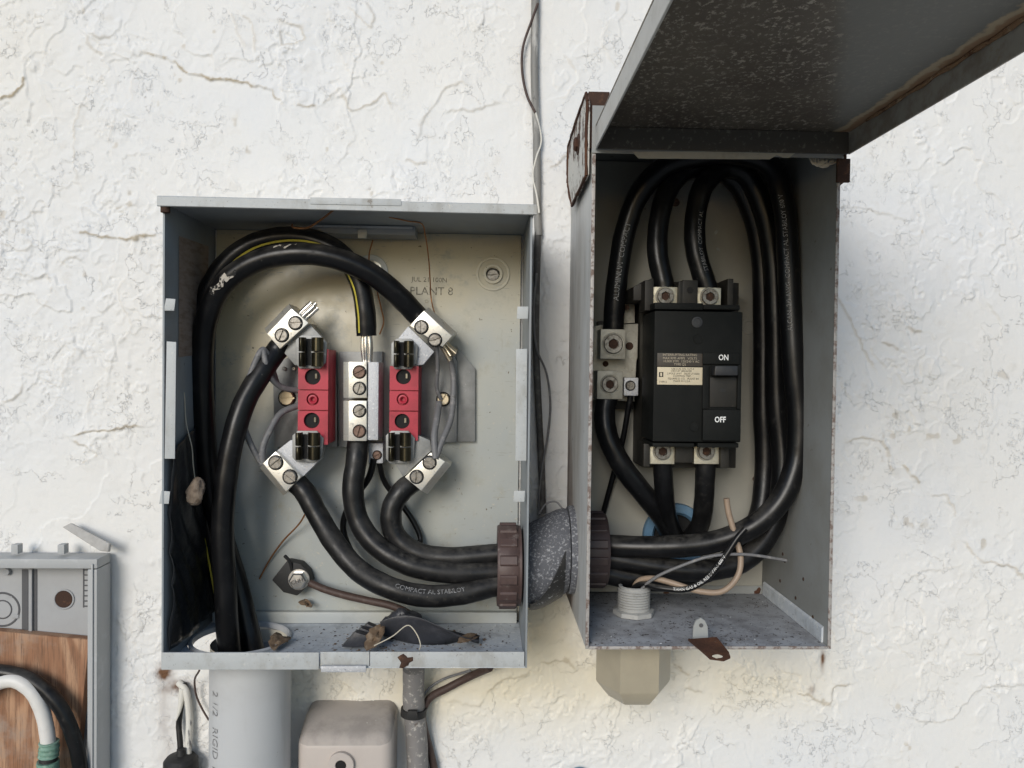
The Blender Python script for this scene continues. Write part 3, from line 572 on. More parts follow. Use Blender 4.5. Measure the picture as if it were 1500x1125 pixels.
def redblock(parent, x0, y0, x1, y1, holes, grooves, hf, hb, mid):
    a, b_ = P(x0, y0, hf), P(x1, y1, hf); root = None; edges = [y0]+grooves+[y1]
    core = box('insulator_block', (a.x, b_.x), (hb, hf-.0035), (b_.z, a.z), M['red'], parent, .0008)
    for k in range(len(edges)-1):
        ya, yb = edges[k]+(.8 if k else 0), edges[k+1]-(.8 if k < len(edges)-2 else 0)
        za, zb = P(x0, ya, hf).z, P(x0, yb, hf).z; cx_, cy_, r_ = holes[k]; c = P(cx_, cy_, hf); r = r_*(DIST-hf)/FPX
        bm = bmesh.new(); n = 32; O = []; I = []
        for i in range(n):
            th = 2*math.pi*(i+.5)/n; ux, uz = math.cos(th), math.sin(th)
            s = min((b_.x-c.x)/ux if ux > 1e-9 else (a.x-c.x)/ux if ux < -1e-9 else 9, (za-c.z)/uz if uz > 1e-9 else (zb-c.z)/uz if uz < -1e-9 else 9)
            O.append([c.x+ux*s, c.z+uz*s]); I.append((c.x+ux*r, c.z+uz*r))
        for cc in ((a.x, za), (b_.x, za), (b_.x, zb), (a.x, zb)):
            j = min(range(n), key=lambda i: (O[i][0]-cc[0])**2+(O[i][1]-cc[1])**2); O[j] = list(cc)
        mk = lambda L, h: [bm.verts.new((x, -h, z)) for x, z in L]
        o1, i1, o0, i0 = mk(O, hf), mk(I, hf), mk(O, hf-.0034), mk(I, hf-.0034)
        for i in range(n):
            j = (i+1) % n; bm.faces.new((o1[i], o1[j], i1[j], i1[i])); bm.faces.new((o0[i], o0[j], o1[j], o1[i])); bm.faces.new((i1[i], i1[j], i0[j], i0[i]))
        frombm('face_plate', bm, M['red'], core, True, 30)
        if k == 1:
            s = (DIST-hf)/FPX
            lathe('bolt_collar', [(r*.30, -.003), (r*.32, -.0006), (r*.5, .0006), (r*.72, .0004), (r*.8, -.003)], c, (0, -1, 0), M['red'], core, 20, close=True)
        else:
            lathe('hole_well', [(r*.99, -.0033), (r*.95, -.0031), (r*.3, -.0031), (0, -.0031)], c, (0, -1, 0), M['dark'], core, 20)
            bxp = P(cx_+r_*.45, cy_-r_*.1, hf-.002)
            lathe('clip_glint', [(.0011, -.0020), (.0011, .0020), (0, .0024)], (bxp.x, -hf+.0022, bxp.z), (0, 0, 1), M['strand_dull'], core, 8)
    return core
def strands(parent, p, q, r, n, m, spread=1.0):
    p, q = Vector(p), Vector(q); a = (q-p).normalized(); u = a.orthogonal().normalized(); v = a.cross(u)
    for k in range(n):
        th = 2*math.pi*k/n+.4; o = u*(math.cos(th)*r*1.25)+v*(math.sin(th)*r*1.25); e = random.uniform(-.002, .0015)
        tube('strand', [p+o*.8, (p+q)/2+o, q+o*spread+a*e], r*.62, m, parent, seg=8, n=4)

lj = thing('terminal_block', 'left red terminal block with jaws, nearest the arching black cables', 'terminal block', P(455, 650, .006), 'red meter terminal blocks')
polypx('base_plate', [(408, 530), (440, 515), (492, 515), (494, 655), (402, 655), (400, 560)], .014, .0065, M['steel'], lj)
redblock(lj, 437, 511, 480, 651, [(458, 552, 11.5), (458, 585, 9), (456.5, 616, 11.5)], [571, 601], .050, .0145, 585)
jaw(lj, 435, 494, 473, 537, .051, True); jaw(lj, 430, 634, 468, 674, .051, False)
L1 = lug(lj, [(391, 489), (427, 452), (452, 473), (410, 511)], [(-7, -8), (-7, -8), (0, 0), (0, 0)], HL, .018)
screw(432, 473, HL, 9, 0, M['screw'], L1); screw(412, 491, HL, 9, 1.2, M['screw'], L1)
polypx('lug_arm', [(412, 512), (453, 474), (477, 500), (470, 535), (432, 535)], .047, .036, M['steel'], lj)
L2 = lug(lj, [(385, 679), (404, 661), (441, 699), (419, 720)], [(-8, 8), (0, 0), (0, 0), (-7, 8)], HL, .018)
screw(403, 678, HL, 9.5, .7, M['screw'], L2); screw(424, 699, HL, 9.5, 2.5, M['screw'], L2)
polypx('lug_arm', [(406, 660), (425, 645), (468, 640), (470, 672), (444, 698)], .047, .036, M['alu_rough'], lj)
screw(419, 583, .0142, 11, 0, M['strand_dull'], lj, 'plate_screw', .004)
for px, py in ((416, 540), (430, 540)): ringpx('plate_rivet', px, py, .01, 3, .0138, .016, M['zinc'], lj, 10)

rj = thing('terminal_block', 'right red terminal block with jaws and grey back plate', 'terminal block', P(600, 645, .006), 'red meter terminal blocks')
polypx('base_plate', [(612, 500), (640, 505), (660, 512), (670, 530), (669, 648), (612, 648)], .014, .0065, M['steel'], rj)
polypx('side_plate', [(668, 530), (672, 512), (668, 506), (696, 540), (696, 647), (669, 647)], .011, .0066, M['steel'], rj)
redblock(rj, 571, 536, 612, 645, [(591, 552, 11), (590, 585, 9), (589, 617, 11)], [572, 602], .050, .0145, 585)
jaw(rj, 575, 499, 606, 538, .051, True); jaw(rj, 567, 634, 602, 676, .051, False)
L3 = lug(rj, [(600, 477), (621, 455), (662, 492), (648, 508)], [(0, 0), (6, -6), (6, -6), (0, 0)], HL, .018)
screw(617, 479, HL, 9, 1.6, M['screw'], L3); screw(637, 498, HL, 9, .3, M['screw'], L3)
polypx('lug_arm', [(598, 478), (636, 515), (620, 534), (606, 536), (580, 500)], .047, .036, M['alu_rough'], rj)
L4 = lug(rj, [(593, 699), (631, 663), (652, 676), (617, 719)], [(0, 0), (0, 0), (8, 7), (8, 7)], HL, .018)
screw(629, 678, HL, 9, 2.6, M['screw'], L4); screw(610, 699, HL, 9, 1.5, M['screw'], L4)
polypx('lug_arm', [(590, 698), (578, 678), (604, 634), (630, 645), (632, 660)], .047, .036, M['steel'], rj)
screw(649, 585, .0142, 9, 1, M['strand_dull'], rj, 'plate_screw', .005)

nb = thing('neutral_lug', 'tall pale aluminium neutral lug with four screws between the red blocks', 'lug', P(525, 650, .006))
polypx('base_plate', [(497, 515), (560, 515), (560, 680), (540, 680), (540, 655), (497, 655)], .016, .0065, M['steel'], nb)
for y0, y1 in ((530, 583), (587, 646)):
    u = lug(nb, [(511, y0), (537, y0), (537, y1), (511, y1)], [(-9, 0), (0, 0), (0, 0), (-9, 0)], .052, .0165, 'lug_body', .003)
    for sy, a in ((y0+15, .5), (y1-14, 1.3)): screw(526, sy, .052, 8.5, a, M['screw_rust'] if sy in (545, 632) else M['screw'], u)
boxpx('corroded_flank', 539, 530, 554, 645, .0495, .0168, M['alu_rough'], nb, .0012)
gl = thing('small_bonding_lug', 'small grey corroded bonding lug below the neutral lug', 'lug', P(550, 676, .006))
boxpx('lug_body', 540, 649, 561, 679, .030, .0068, M['alu_rough'], gl, .0012); screw(552, 667, .030, 6, .5, M['screw_rust'], gl)

# ------------------------------------------------------------------ conductors in the meter box
RC = .0094
def cable(name, pts, r, label, cat='cable', m='cable', group=None, seg=16, n=8):
    o, path = tpx(name, pts, r, M[m], None, seg=seg, n=n); tag(o, label, cat, group); return o, path
LDOWN = [(395, 1060, .052), (392, 1010, .052)]
c3, p3 = cable('service_cable', [(362, 1060, .058), (345, 1000, .060), (335, 940, .063), (330, 860, .066), (326, 780, .068), (330, 710, .068), (341, 645, .066), (359, 588, .060), (384, 545, .052), (403, 517, .043), (415, 503, .040)], RC, 'black cable rising from the grey conduit to the upper left lug')
strands(c3, P(436, 470, .040), P(462, 446, .040), .0031, 6, M['strand'])
c1, p1 = cable('service_cable', [(398, 1060, .050), (383, 1000, .046), (368, 940, .040), (350, 865, .034), (326, 785, .034), (308, 710, .040), (299, 620, .046), (296, 540, .050), (302, 470, .055), (325, 420, .060), (370, 386, .064), (430, 372, .067), (490, 378, .066), (545, 402, .060), (588, 438, .050), (611, 462, .041), (622, 472, .040)], RC, 'black cable arching over the red blocks down to the upper right lug')
strands(c1, P(648, 502, .038), P(664, 522, .036), .0027, 6, M['strand_dull'], 1.5)
n1 = len(p1)
for k_, (s0, s1, wd_, an_) in enumerate(((.55, .578, .0045, .35), (.575, .595, .0030, .1), (.66, .685, .002, .9))): ribbon_on(p1, RC, int(n1*s0), int(n1*s1)+2, wd_, lambda t: an_+.25*math.sin(9*t), M['scuff'], c1, 'scuff')
c2, p2 = cable('service_cable', [(380, 1060, .036), (362, 1000, .034), (345, 945, .032), (328, 880, .028), (315, 810, .028), (302, 745, .030), (288, 680, .033), (282, 600, .036), (284, 520, .038), (296, 450, .040), (322, 397, .041), (365, 360, .042), (415, 347, .043), (462, 352, .044), (502, 374, .044), (526, 412, .044), (535, 455, .044), (537, 492, .043)], RC*.95, 'black cable with a yellow stripe curving over to the neutral lug')
n2 = len(p2)
ribbon_on(p2, RC*.95, int(n2*.16), int(n2*.31), .0020, lambda t: .75, M['stripe'], c2); ribbon_on(p2, RC*.95, int(n2*.52), int(n2*.82), .0018, lambda t: -.15-.25*math.sin(t*3.1), M['stripe'], c2); ribbon_on(p2, RC*.95, int(n2*.86), n2-1, .0018, lambda t: -.75, M['stripe'], c2)
strands(c2, P(537, 488, .043), P(538, 533, .042), .0030, 6, M['strand'], .7)
c4, p4 = cable('load_cable', [(428, 702, .040), (446, 720, .041), (464, 752, .044), (490, 795, .050), (526, 836, .060), (574, 862, .068), (624, 873, .068), (675, 870, .064), (725, 858, .060), (790, 852, .058), (850, 850, .058)], RC, 'lowest printed black cable from lower left lug to the brown bushing', m='cable_dusty')
text_on('COMPACT AL STABILOY', .0055, p4, RC, .56, M['print'], c4, .35)
c5, p5 = cable('load_cable', [(525, 640, .036), (522, 675, .042), (517, 715, .045), (524, 760, .047), (550, 798, .052), (596, 826, .057), (650, 838, .058), (730, 838, .055), (800, 834, .055), (850, 832, .055)], RC, 'middle black cable from the neutral lug to the brown bushing', m='cable_dusty')
c6, p6 = cable('load_cable', [(607, 705, .038), (590, 718, .042), (574, 745, .045), (577, 780, .046), (605, 807, .048), (655, 817, .050), (730, 812, .050), (800, 812, .050), (850, 812, .050)], RC, 'upper black cable from the lower right lug to the brown bushing', m='cable_dusty')
# bonding conductor, bolt and loose wires
gb = thing('ground_bolt', 'silver hex bolt through a black rubber square on the back panel', 'bolt', P(432, 860, .006))
polypx('rubber_pad', [(398, 850), (420, 822), (440, 826), (452, 838), (457, 853), (435, 873), (415, 868)], .020, .0063, M['rubber'], gb, .0012)
c = P(436, 851, .026); c.y = 0
lathe('washer', [(.0095, .0202), (.0095, .0216), (.006, .0218)], c, (0, -1, 0), M['zinc'], gb, 24); lathe('hex_head', [(.0080, .0218), (.0080, .0262), (.0066, .0276), (0, .0279)], c, (0, -1, 0), M['zinc'], gb, 6, smooth=False)
text('CHH', .0052, c+Vector((0, -.0282, 0)), M['ink'], gb, .3)
tpx('pad_tail', [(428, 835, .019), (424, 822, .022), (417, 814, .024)], .0016, M['rubber'], gb, seg=8)
cable('bonding_wire', [(450, 852, .018), (475, 863, .022), (505, 872, .026), (540, 880, .030), (575, 888, .034), (600, 900, .036), (612, 915, .034)], .0034, 'dark taped bonding wire running from the ground bolt', 'wire', 'brownwire', seg=10)
cable('bonding_wire', [(548, 672, .030), (540, 700, .025), (515, 735, .020), (503, 765, .018), (506, 790, .020), (530, 830, .024), (560, 850, .03)], .0030, 'thin black wire curving left from the small bonding lug', 'wire', 'cable', seg=10)
cable('bonding_wire', [(555, 676, .025), (563, 705, .018), (585, 735, .014), (606, 765, .014), (616, 790, .016), (612, 800, .02)], .0026, 'thin black wire curving right from the small bonding lug', 'wire', 'cable', seg=10)
def wire(l, r, label, m='greywire', name='jumper_wire'): return cable(name, l, r, label, 'wire', m, seg=9)
wire([(405, 560, .030), (392, 520, .052), (385, 512, .056), (370, 540, .058), (356, 590, .058), (358, 625, .056), (372, 660, .052), (384, 680, .048)], .0026, 'grey jumper wire looping left of the upper left lug')
wire([(386, 513, .056), (390, 535, .056), (398, 555, .050), (415, 568, .040), (440, 572, .030)], .0026, 'short grey jumper curling under the upper left lug')
wire([(384, 680, .050), (385, 655, .050), (398, 625, .045), (412, 605, .038), (440, 593, .028)], .0029, 'grey jumper wire rising from lower left lug to the left plate')
wire([(638, 672, .054), (636, 640, .050), (640, 612, .040), (643, 590, .026)], .0030, 'left grey jumper wire above the lower right lug')
wire([(638, 672, .054), (648, 645, .048), (660, 615, .036), (664, 580, .026), (664, 550, .022), (657, 515, .03), (648, 505, .04)], .0027, 'right grey jumper wire bowing up to the upper right lug')
wire([(640, 507, .044), (641, 540, .034), (640, 570, .025), (646, 585, .02)], .0018, 'thin grey wire hanging from the upper right lug')
wire([(488, 308, .112), (470, 322, .09), (448, 334, .07), (430, 333, .066), (428, 329, .06)], .0009, 'copper strand poking out under the hood onto the cables', 'copper', 'copper_strand')
wire([(546, 352, .03), (541, 372, .02), (541, 385, .016), (552, 425, .010), (558, 450, .009), (562, 472, .009), (556, 490, .01)], .0007, 'copper strand hanging behind the arching cable', 'copper', 'copper_strand')
wire([(570, 318, .08), (598, 324, .07), (618, 328, .06), (623, 345, .05), (628, 380, .03), (630, 410, .02), (632, 440, .012), (640, 470, .03)], .0006, 'fine copper hair hanging down to the upper right lug', 'copper', 'copper_strand')
wire([(455, 735, .03), (440, 765, .02), (415, 792, .013), (395, 820, .010), (380, 848, .009)], .0008, 'bent copper strand lying on the panel left of the cables', 'copper', 'copper_strand')

# brown bushing where the load cables leave the meter box
def bushing(name, cx, h, z, x0, x1, r, m, label):
    L = x1-x0; t = thing(name, label, 'bushing', (x0, -h, z-r))
    lathe('collar', [(r*.70, L), (r*.70, .001), (r*.80, 0), (r*.955, 0), (r*.985, .002), (r*.985, L-.002), (r*.955, L), (r*.70, L)], (x0, -h, z), (1, 0, 0), m, t, 40, close=True)
    for k in range(14):
        th = 2*math.pi*k/14+.1; bm = bmesh.new(); u = Vector((0, math.cos(th), math.sin(th))); v = Vector((0, -math.sin(th), math.cos(th))); c = Vector((x0, -h, z))
        vs = [bm.verts.new(c+Vector((a, 0, 0))+u*(r*b)+v*(r*.13*s)) for a in (.002, L-.002) for b, s in ((.97, -1), (1.03, -.75), (1.03, .75), (.97, 1))]
        for f in ((0,1,2,3),(7,6,5,4),(0,4,5,1),(1,5,6,2),(2,6,7,3),(3,7,4,0)): bm.faces.new([vs[i] for i in f])
        bevel(bm, .0004, 1); frombm('grip_rib', bm, m, t, True, 30)
    return t
bc = P(745, 828, .056); BH, BZ = .056, bc.z
bushing('conduit_bushing', 0, BH, BZ, P(728, 828, BH).x, P(759, 828, BH).x, .0355, M['bushing'], 'large ribbed brown bushing on the cables inside the meter box')
DXL = .0782
lathe('locknut', [(.030, 0), (.034, .001), (.034, .005), (.030, .006)], (MX1-.0085, -BH, BZ), (1, 0, 0), M['bushing'], None, 28)
ln = bpy.data.objects[-1] if False else COL.objects[-1]; ln.name = 'locknut'; tag(ln, 'dark locknut between brown bushing and meter box cheek', 'locknut')
# ------------------------------------------------------------------ nipple between the two boxes
nc = Vector((MX1, -BH, BZ)); NL = DXL-MX1
np_ = thing('offset_nipple', 'speckled galvanised offset nipple joining the meter box to the breaker box', 'conduit fitting', nc)
lathe('nipple_body', [(.029, .0003), (.0350, .0008), (.0362, .005), (.0372, .012), (.0378, .020), (.0376, .028), (.0366, .034), (.0352, .0365), (.029, .037)], nc, (1, 0, 0), M['galv'], np_, 40)
lathe('nipple_flange', [(.029, .0372), (.0372, .0373), (.0376, .039), (.0376, .0425), (.0365, .0436), (.029, NL-.0003)], nc, (1, 0, 0), M['galv'], np_, 40)
V = []; nu, nv = 20, 12                               # tar smeared along the lower front of the nipple
for j in range(nv):
    for i in range(nu):
        xx = .004+.028*i/(nu-1); th = R(-85)+R(100)*j/(nv-1)*(.42+.58*(i/(nu-1))**1.5); rr = .0348+.0031*math.sin(math.pi*min(1, xx/.037))+.0017+random.uniform(0, .0003)
        V.append(nc+Vector((xx, -rr*math.cos(th), rr*math.sin(th))))
link('tar_smear', V, [(j*nu+i, j*nu+i+1, (j+1)*nu+i+1, (j+1)*nu+i) for j in range(nv-1) for i in range(nu-1)], M['tar'], np_, True)

dzo = P(875, 806, .06).z-BZ
for o_ in np_.children:                               # the fitting steps up towards the breaker box
    for v in o_.data.vertices:
        s_ = min(max((v.co.x-MX1)/NL, 0), 1); v.co.z += dzo*s_*s_*(3-2*s_)
# ------------------------------------------------------------------ breaker enclosure (right)
DX0, DX1, DZ0, DZ1, DD = .0785, .2655, -.2105, .1960, .147
db = thing('breaker_enclosure', 'tall open grey steel breaker box with its lid swung up', 'electrical box', ((DX0+DX1)/2, 0, DZ0))
T2 = .0018
# back panel with the round rear opening
RC2 = P(988, 784, .006); RR = .0305
bm = bmesh.new(); n = 48; O = []; I = []; xa, xb, za, zb = DX0+T2+.0003, DX1-T2-.0003, DZ1-.003, DZ0+.003
for i in range(n):
    th = 2*math.pi*(i+.5)/n; ux, uz = math.cos(th), math.sin(th)
    s = min((xb-RC2.x)/ux if ux > 0 else (xa-RC2.x)/ux, (za-RC2.z)/uz if uz > 0 else (zb-RC2.z)/uz); O.append((RC2.x+ux*s, RC2.z+uz*s)); I.append((RC2.x+ux*RR, RC2.z+uz*RR))
for c in ((xa, za), (xb, za), (xb, zb), (xa, zb)): O[min(range(n), key=lambda i: (O[i][0]-c[0])**2+(O[i][1]-c[1])**2)] = c
mk = lambda L, h: [bm.verts.new((x, -h, z)) for x, z in L]
o1, i1, o0, i0 = mk(O, .0062), mk(I, .0062), mk(O, .0044), mk(I, .0044)
for i in range(n):
    j = (i+1) % n
    for q in ((o1[i], o1[j], i1[j], i1[i]), (o0[i], i0[i], i0[j], o0[j]), (i1[i], i1[j], i0[j], i0[i]), (o0[i], o0[j], o1[j], o1[i])): bm.faces.new(q)
frombm('back_panel', bm, M['disc_back'], db)
# left cheek: outer skin faces the meter box; pierced by the nipple only where the bushing covers it
def sheet2(name, x, h, z, m1, m2=None, parent=db): return box(name, x, h, z, m1, parent, .0004)
m, t, b, co = nt('rust_run_paint')
sp_ = t.nodes.new('ShaderNodeSeparateXYZ'); t.links.new(co, sp_.inputs[0])
def mad(x, k, y):
    n_ = t.nodes.new('ShaderNodeMath'); n_.operation = 'MULTIPLY_ADD'; t.links.new(x, n_.inputs[0]); n_.inputs[1].default_value = k
    if hasattr(y, 'node'): t.links.new(y, n_.inputs[2])
    else: n_.inputs[2].default_value = y
    return n_.outputs[0]
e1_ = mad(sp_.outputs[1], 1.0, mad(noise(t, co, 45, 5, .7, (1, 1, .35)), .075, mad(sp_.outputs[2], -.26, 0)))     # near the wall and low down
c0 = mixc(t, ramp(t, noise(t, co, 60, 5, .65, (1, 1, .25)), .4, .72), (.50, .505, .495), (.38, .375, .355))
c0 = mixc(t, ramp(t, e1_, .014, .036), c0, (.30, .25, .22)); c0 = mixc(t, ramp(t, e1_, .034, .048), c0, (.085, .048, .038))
c0 = mixc(t, ramp(t, noise(t, co, 55, 5), .69, .75), c0, (.14, .085, .06))
t.links.new(c0, b.inputs['Base Color']); b.inputs['Roughness'].default_value = .55
M['disc_out'] = m
lp = sheet2('side_panel', (DX0, DX0+T2), (.0005, DD), (DZ0, DZ1), M['disc_out'])
rp = sheet2('side_panel', (DX1-T2, DX1), (.0005, DD), (DZ0, DZ1), M['disc'])
sheet2('top_panel', (DX0+T2+.0002, DX1-T2-.0002), (.0005, DD-.0004), (DZ1-T2, DZ1-.0004), M['disc'])
sheet2('floor_panel', (DX0+T2+.0002, DX1-T2-.0002), (.0005, DD-.0004), (DZ0+.0004, DZ0+T2), M['disc_floor'])
for nm, x, z in (('edge_bead', (DX0-.0004, DX0+T2+.0004), (DZ0, DZ1)), ('edge_bead', (DX1-T2-.0004, DX1+.0004), (DZ0, DZ1)), ('edge_bead', (DX0+T2+.0006, DX1-T2-.0006), (DZ0-.0003, DZ0+T2+.0003))):
    box(nm, x, (DD+.0001, DD+.0012), z, M['edge'], db, .0004)
fl = boxpx('rear_flange', 950, 858, 1137, 880, .0075, .0064, M['disc'], db, .0003)
for px, py in ((1110, 866), (975, 870), (1128, 872)): lathe('rust_spot', [(.0030, 0), (.0024, .0003), (0, .0006)], P(px, py, .0076), (0, -1, 0), M['rust'], fl, 10, rf=lambda k, th: 1+.3*math.sin(2*th)+.2*math.sin(3*th+px))
# welded foot flange along the right cheek
xr = DX1-T2-.0003
bm = bmesh.new(); pr = [(0, 0), (-.0015, 0), (-.0015, .011), (0, .0125)]
v1 = [bm.verts.new((xr+a, -.012, DZ0+T2+.0004+b)) for a, b in pr]; v2 = [bm.verts.new((xr+a, -.140, DZ0+T2+.0004+b)) for a, b in pr]
bm.faces.new(v1); bm.faces.new(v2[::-1])
for i in range(4): bm.faces.new((v1[i], v1[(i+1) % 4], v2[(i+1) % 4], v2[i]))
frombm('foot_flange', bm, M['meter_floor'], db)
for h, z in ((.05, -.125), (.06, -.118), (.055, -.16), (.06, -.165), (.10, -.17), (.12, -.195), (.05, -.185), (.085, -.19)):
    lathe('punched_hole', [(.0016, 0), (.0013, .0004), (0, .0004)], (xr+.0002, -h, z), (-1, 0, 0), M['rustdark'], db, 10)
# drip strip along the top front edge with clipped ends
bm = bmesh.new(); Lp = [(926, 222), (1168, 222), (1156, 231), (1148, 231), (1138, 227), (1128, 233), (936, 232)]
fr = [bm.verts.new(P(x, y, .1495)) for x, y in Lp]; bk = [bm.verts.new((v.co.x, -.1485, v.co.z)) for v in fr]; bm.faces.new(fr); bm.faces.new(bk[::-1])
for i in range(len(fr)): j = (i+1) % len(fr); bm.faces.new((fr[i], bk[i], bk[j], fr[j]))
frombm('drip_strip', bm, M['drip'], db)
sheet2('top_lip', (DX0-.001, DX1+.001), (DD+.0014, DD+.0024), (P(900, 226, DD).z, DZ1), M['disc'])
for px, py, r in ((990, 296, 11), (1107, 702, 7), (1140, 245, 9)):
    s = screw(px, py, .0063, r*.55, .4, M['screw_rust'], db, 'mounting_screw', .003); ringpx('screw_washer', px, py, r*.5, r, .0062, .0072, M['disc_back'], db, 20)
for px, py in ((1049, 340), (1052, 365), (1046, 405), (912, 885)): lathe('paint_drip', [(.0018, 0), (.0012, .0004), (0, .0006)], P(px, py, .0063), (0, -1, 0), M['meter_lip'], db, 8, rf=lambda k, th: 1+.35*math.sin(2*th+px))
ringpx('pressed_ring', 1097, 478, 7, 12, .0060, .0068, M['disc_back'], db, 24)

# hinge ears, rusted through the paint
def ear(x, s):
    poly = [(.138, .209), (.012, .204), (.012, .171), (.050, .142), (.146, .145), (.146, .200)]
    bm = bmesh.new(); a = [bm.verts.new((x, -h, z)) for h, z in poly]; b = [bm.verts.new((x+s*.0022, -h, z)) for h, z in poly]; bm.faces.new(a); bm.faces.new(b[::-1])
    for i in range(len(a)): j = (i+1) % len(a); bm.faces.new((a[i], b[i], b[j], a[j]))
    bevel(bm, .0004, 1); e = frombm('hinge_ear', bm, M['hinge'], db)
    # folded rusty rim following the plate outline
    for k in range(len(poly)):
        p, q = poly[k], poly[(k+1) % len(poly)]
        tube('rusted_rim', [Vector((x+s*.0022, -p[0], p[1])), Vector((x+s*.0026, -(p[0]+q[0])/2, (p[1]+q[1])/2)), Vector((x+s*.0022, -q[0], q[1]))], .0012, M['rust'], e, seg=6, n=6, lumps=.25)
    lathe('pivot_bolt', [(.0058, 0), (.0058, .0028), (.0044, .0040), (0, .0044)], (x+s*.0022, -.093, .183), (s, 0, 0), M['rust'], e, 6, smooth=False)
    lathe('pivot_washer', [(.0085, 0), (.0085, .0009), (.0055, .001)], (x+s*.00225, -.093, .183), (s, 0, 0), M['rustdark'], e, 18)
    return e
e1 = ear(DX0-.0022, -1); e2 = ear(DX1+.0022, 1)
box('hinge_flange', (DX0-.003, DX0+.013), (.1385, .1415), (.1665, .209), M['rustdark'], db, .0005); box('hinge_flange', (DX1-.004, DX1+.0058), (.1495, .1525), (.1425, .160), M['rustdark'], db, .0005)

# ---- lid: held level, toward the viewer
m, t, b, co = nt('lid_underside')
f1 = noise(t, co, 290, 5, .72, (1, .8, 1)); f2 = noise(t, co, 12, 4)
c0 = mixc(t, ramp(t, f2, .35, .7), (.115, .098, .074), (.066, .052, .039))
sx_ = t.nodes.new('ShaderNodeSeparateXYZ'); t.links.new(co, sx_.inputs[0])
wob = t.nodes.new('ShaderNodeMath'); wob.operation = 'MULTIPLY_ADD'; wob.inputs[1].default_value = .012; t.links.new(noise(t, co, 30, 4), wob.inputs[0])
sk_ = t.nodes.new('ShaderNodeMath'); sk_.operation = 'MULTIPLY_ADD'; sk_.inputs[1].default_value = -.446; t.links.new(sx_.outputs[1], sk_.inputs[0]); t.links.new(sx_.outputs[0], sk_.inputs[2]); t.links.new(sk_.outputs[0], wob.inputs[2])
light_zone = ramp(t, wob.outputs[0], .327, .342)  # boundary of light and shade on the underside, put into the colour
spk = ramp(t, f1, .53, .62); inv = t.nodes.new('ShaderNodeMath'); inv.operation = 'MULTIPLY_ADD'; inv.inputs[1].default_value = -.85; inv.inputs[2].default_value = 1; t.links.new(light_zone, inv.inputs[0])
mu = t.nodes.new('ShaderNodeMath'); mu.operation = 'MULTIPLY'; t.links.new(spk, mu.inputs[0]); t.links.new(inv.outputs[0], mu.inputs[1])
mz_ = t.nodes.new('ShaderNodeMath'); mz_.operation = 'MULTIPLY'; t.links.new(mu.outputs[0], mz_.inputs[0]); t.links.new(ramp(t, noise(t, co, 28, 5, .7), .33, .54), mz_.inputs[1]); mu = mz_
c0 = mixc(t, light_zone, c0, (.14, .14, .125)); mu2 = t.nodes.new('ShaderNodeMath'); mu2.operation = 'MULTIPLY'; mu2.inputs[1].default_value = .9; t.links.new(mu.outputs[0], mu2.inputs[0]); c0 = mixc(t, mu2.outputs[0], c0, (.36, .33, .27))
rs_ = t.nodes.new('ShaderNodeMath'); rs_.operation = 'MULTIPLY_ADD'; rs_.inputs[1].default_value = .016; t.links.new(noise(t, co, 60, 4), rs_.inputs[0]); t.links.new(sx_.outputs[0], rs_.inputs[2])
t1 = ramp(t, rs_.outputs[0], .2655, .2685); t2_ = ramp(t, rs_.outputs[0], .2705, .2725)
c0 = mixc(t, t1, c0, (.40, .32, .21)); c0 = mixc(t, t2_, c0, (.30, .19, .11))
t.links.new(c0, b.inputs['Base Color']); b.inputs['Roughness'].default_value = .6
bp = t.nodes.new('ShaderNodeBump'); bp.inputs['Strength'].default_value = .25; bp.inputs['Distance'].default_value = .0005; t.links.new(f1, bp.inputs['Height']); t.links.new(bp.outputs[0], b.inputs['Normal'])
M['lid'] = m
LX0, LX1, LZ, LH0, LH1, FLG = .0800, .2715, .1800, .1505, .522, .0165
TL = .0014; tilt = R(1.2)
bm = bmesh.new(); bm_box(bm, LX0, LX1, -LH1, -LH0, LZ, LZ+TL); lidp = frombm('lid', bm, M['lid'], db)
def flange(x0, x1, y0, y1, m, nm='lid_flange'):
    bm = bmesh.new(); bm_box(bm, x0, x1, y0, y1, LZ-FLG, LZ-.0002); bevel(bm, .0003, 1); return frombm(nm, bm, m, lidp)
M['flange_dim'] = mat('darkened_flange_paint', (.078, .070, .056), .6, 0, [((.22, .2, .16), 210, .56, .66, .7)])  # tone darkened to offset the light this upright rear flange catches
M['flange_l'] = mat('lid_outer_paint', (.46, .46, .44), .5, 0, [((.33, .32, .29), 60, .4, .72, .6), ((.12, .08, .05), 150, .66, .74, .7, .9)], (300, .15))
M['flange_r'] = mat('lid_inner_flange', (.34, .33, .29), .6, 0, [((.22, .19, .15), 60, .4, .65, .8), ((.28, .24, .17), 160, .58, .7, .7)], (300, .3))
flange(LX0, LX0+TL, -LH1, -LH0, M['flange_l']); flange(LX1-TL, LX1, -LH1, -LH0, M['flange_r']); flange(LX0+TL+.0002, LX1-TL-.0002, -LH1, -LH1+TL, M['flange_r']); flange(LX0+TL+.0002, LX1-TL-.0002, -LH0-TL, -LH0, M['flange_dim'], 'lid_hinge_flange')
# crusted rust bead in the lid's right corner
V = []; pth = [Vector((LX1-TL-.0012, -LH0-.03-.33*k/60, LZ-.0009+.0004*math.sin(k*.9))) for k in range(61)]
tube('rust_bead', pth, lambda q: .0008+.0006*math.sin(q*37)**2+.0009*q, M['rust_tan'], lidp, seg=8, raw=True, lumps=.25)
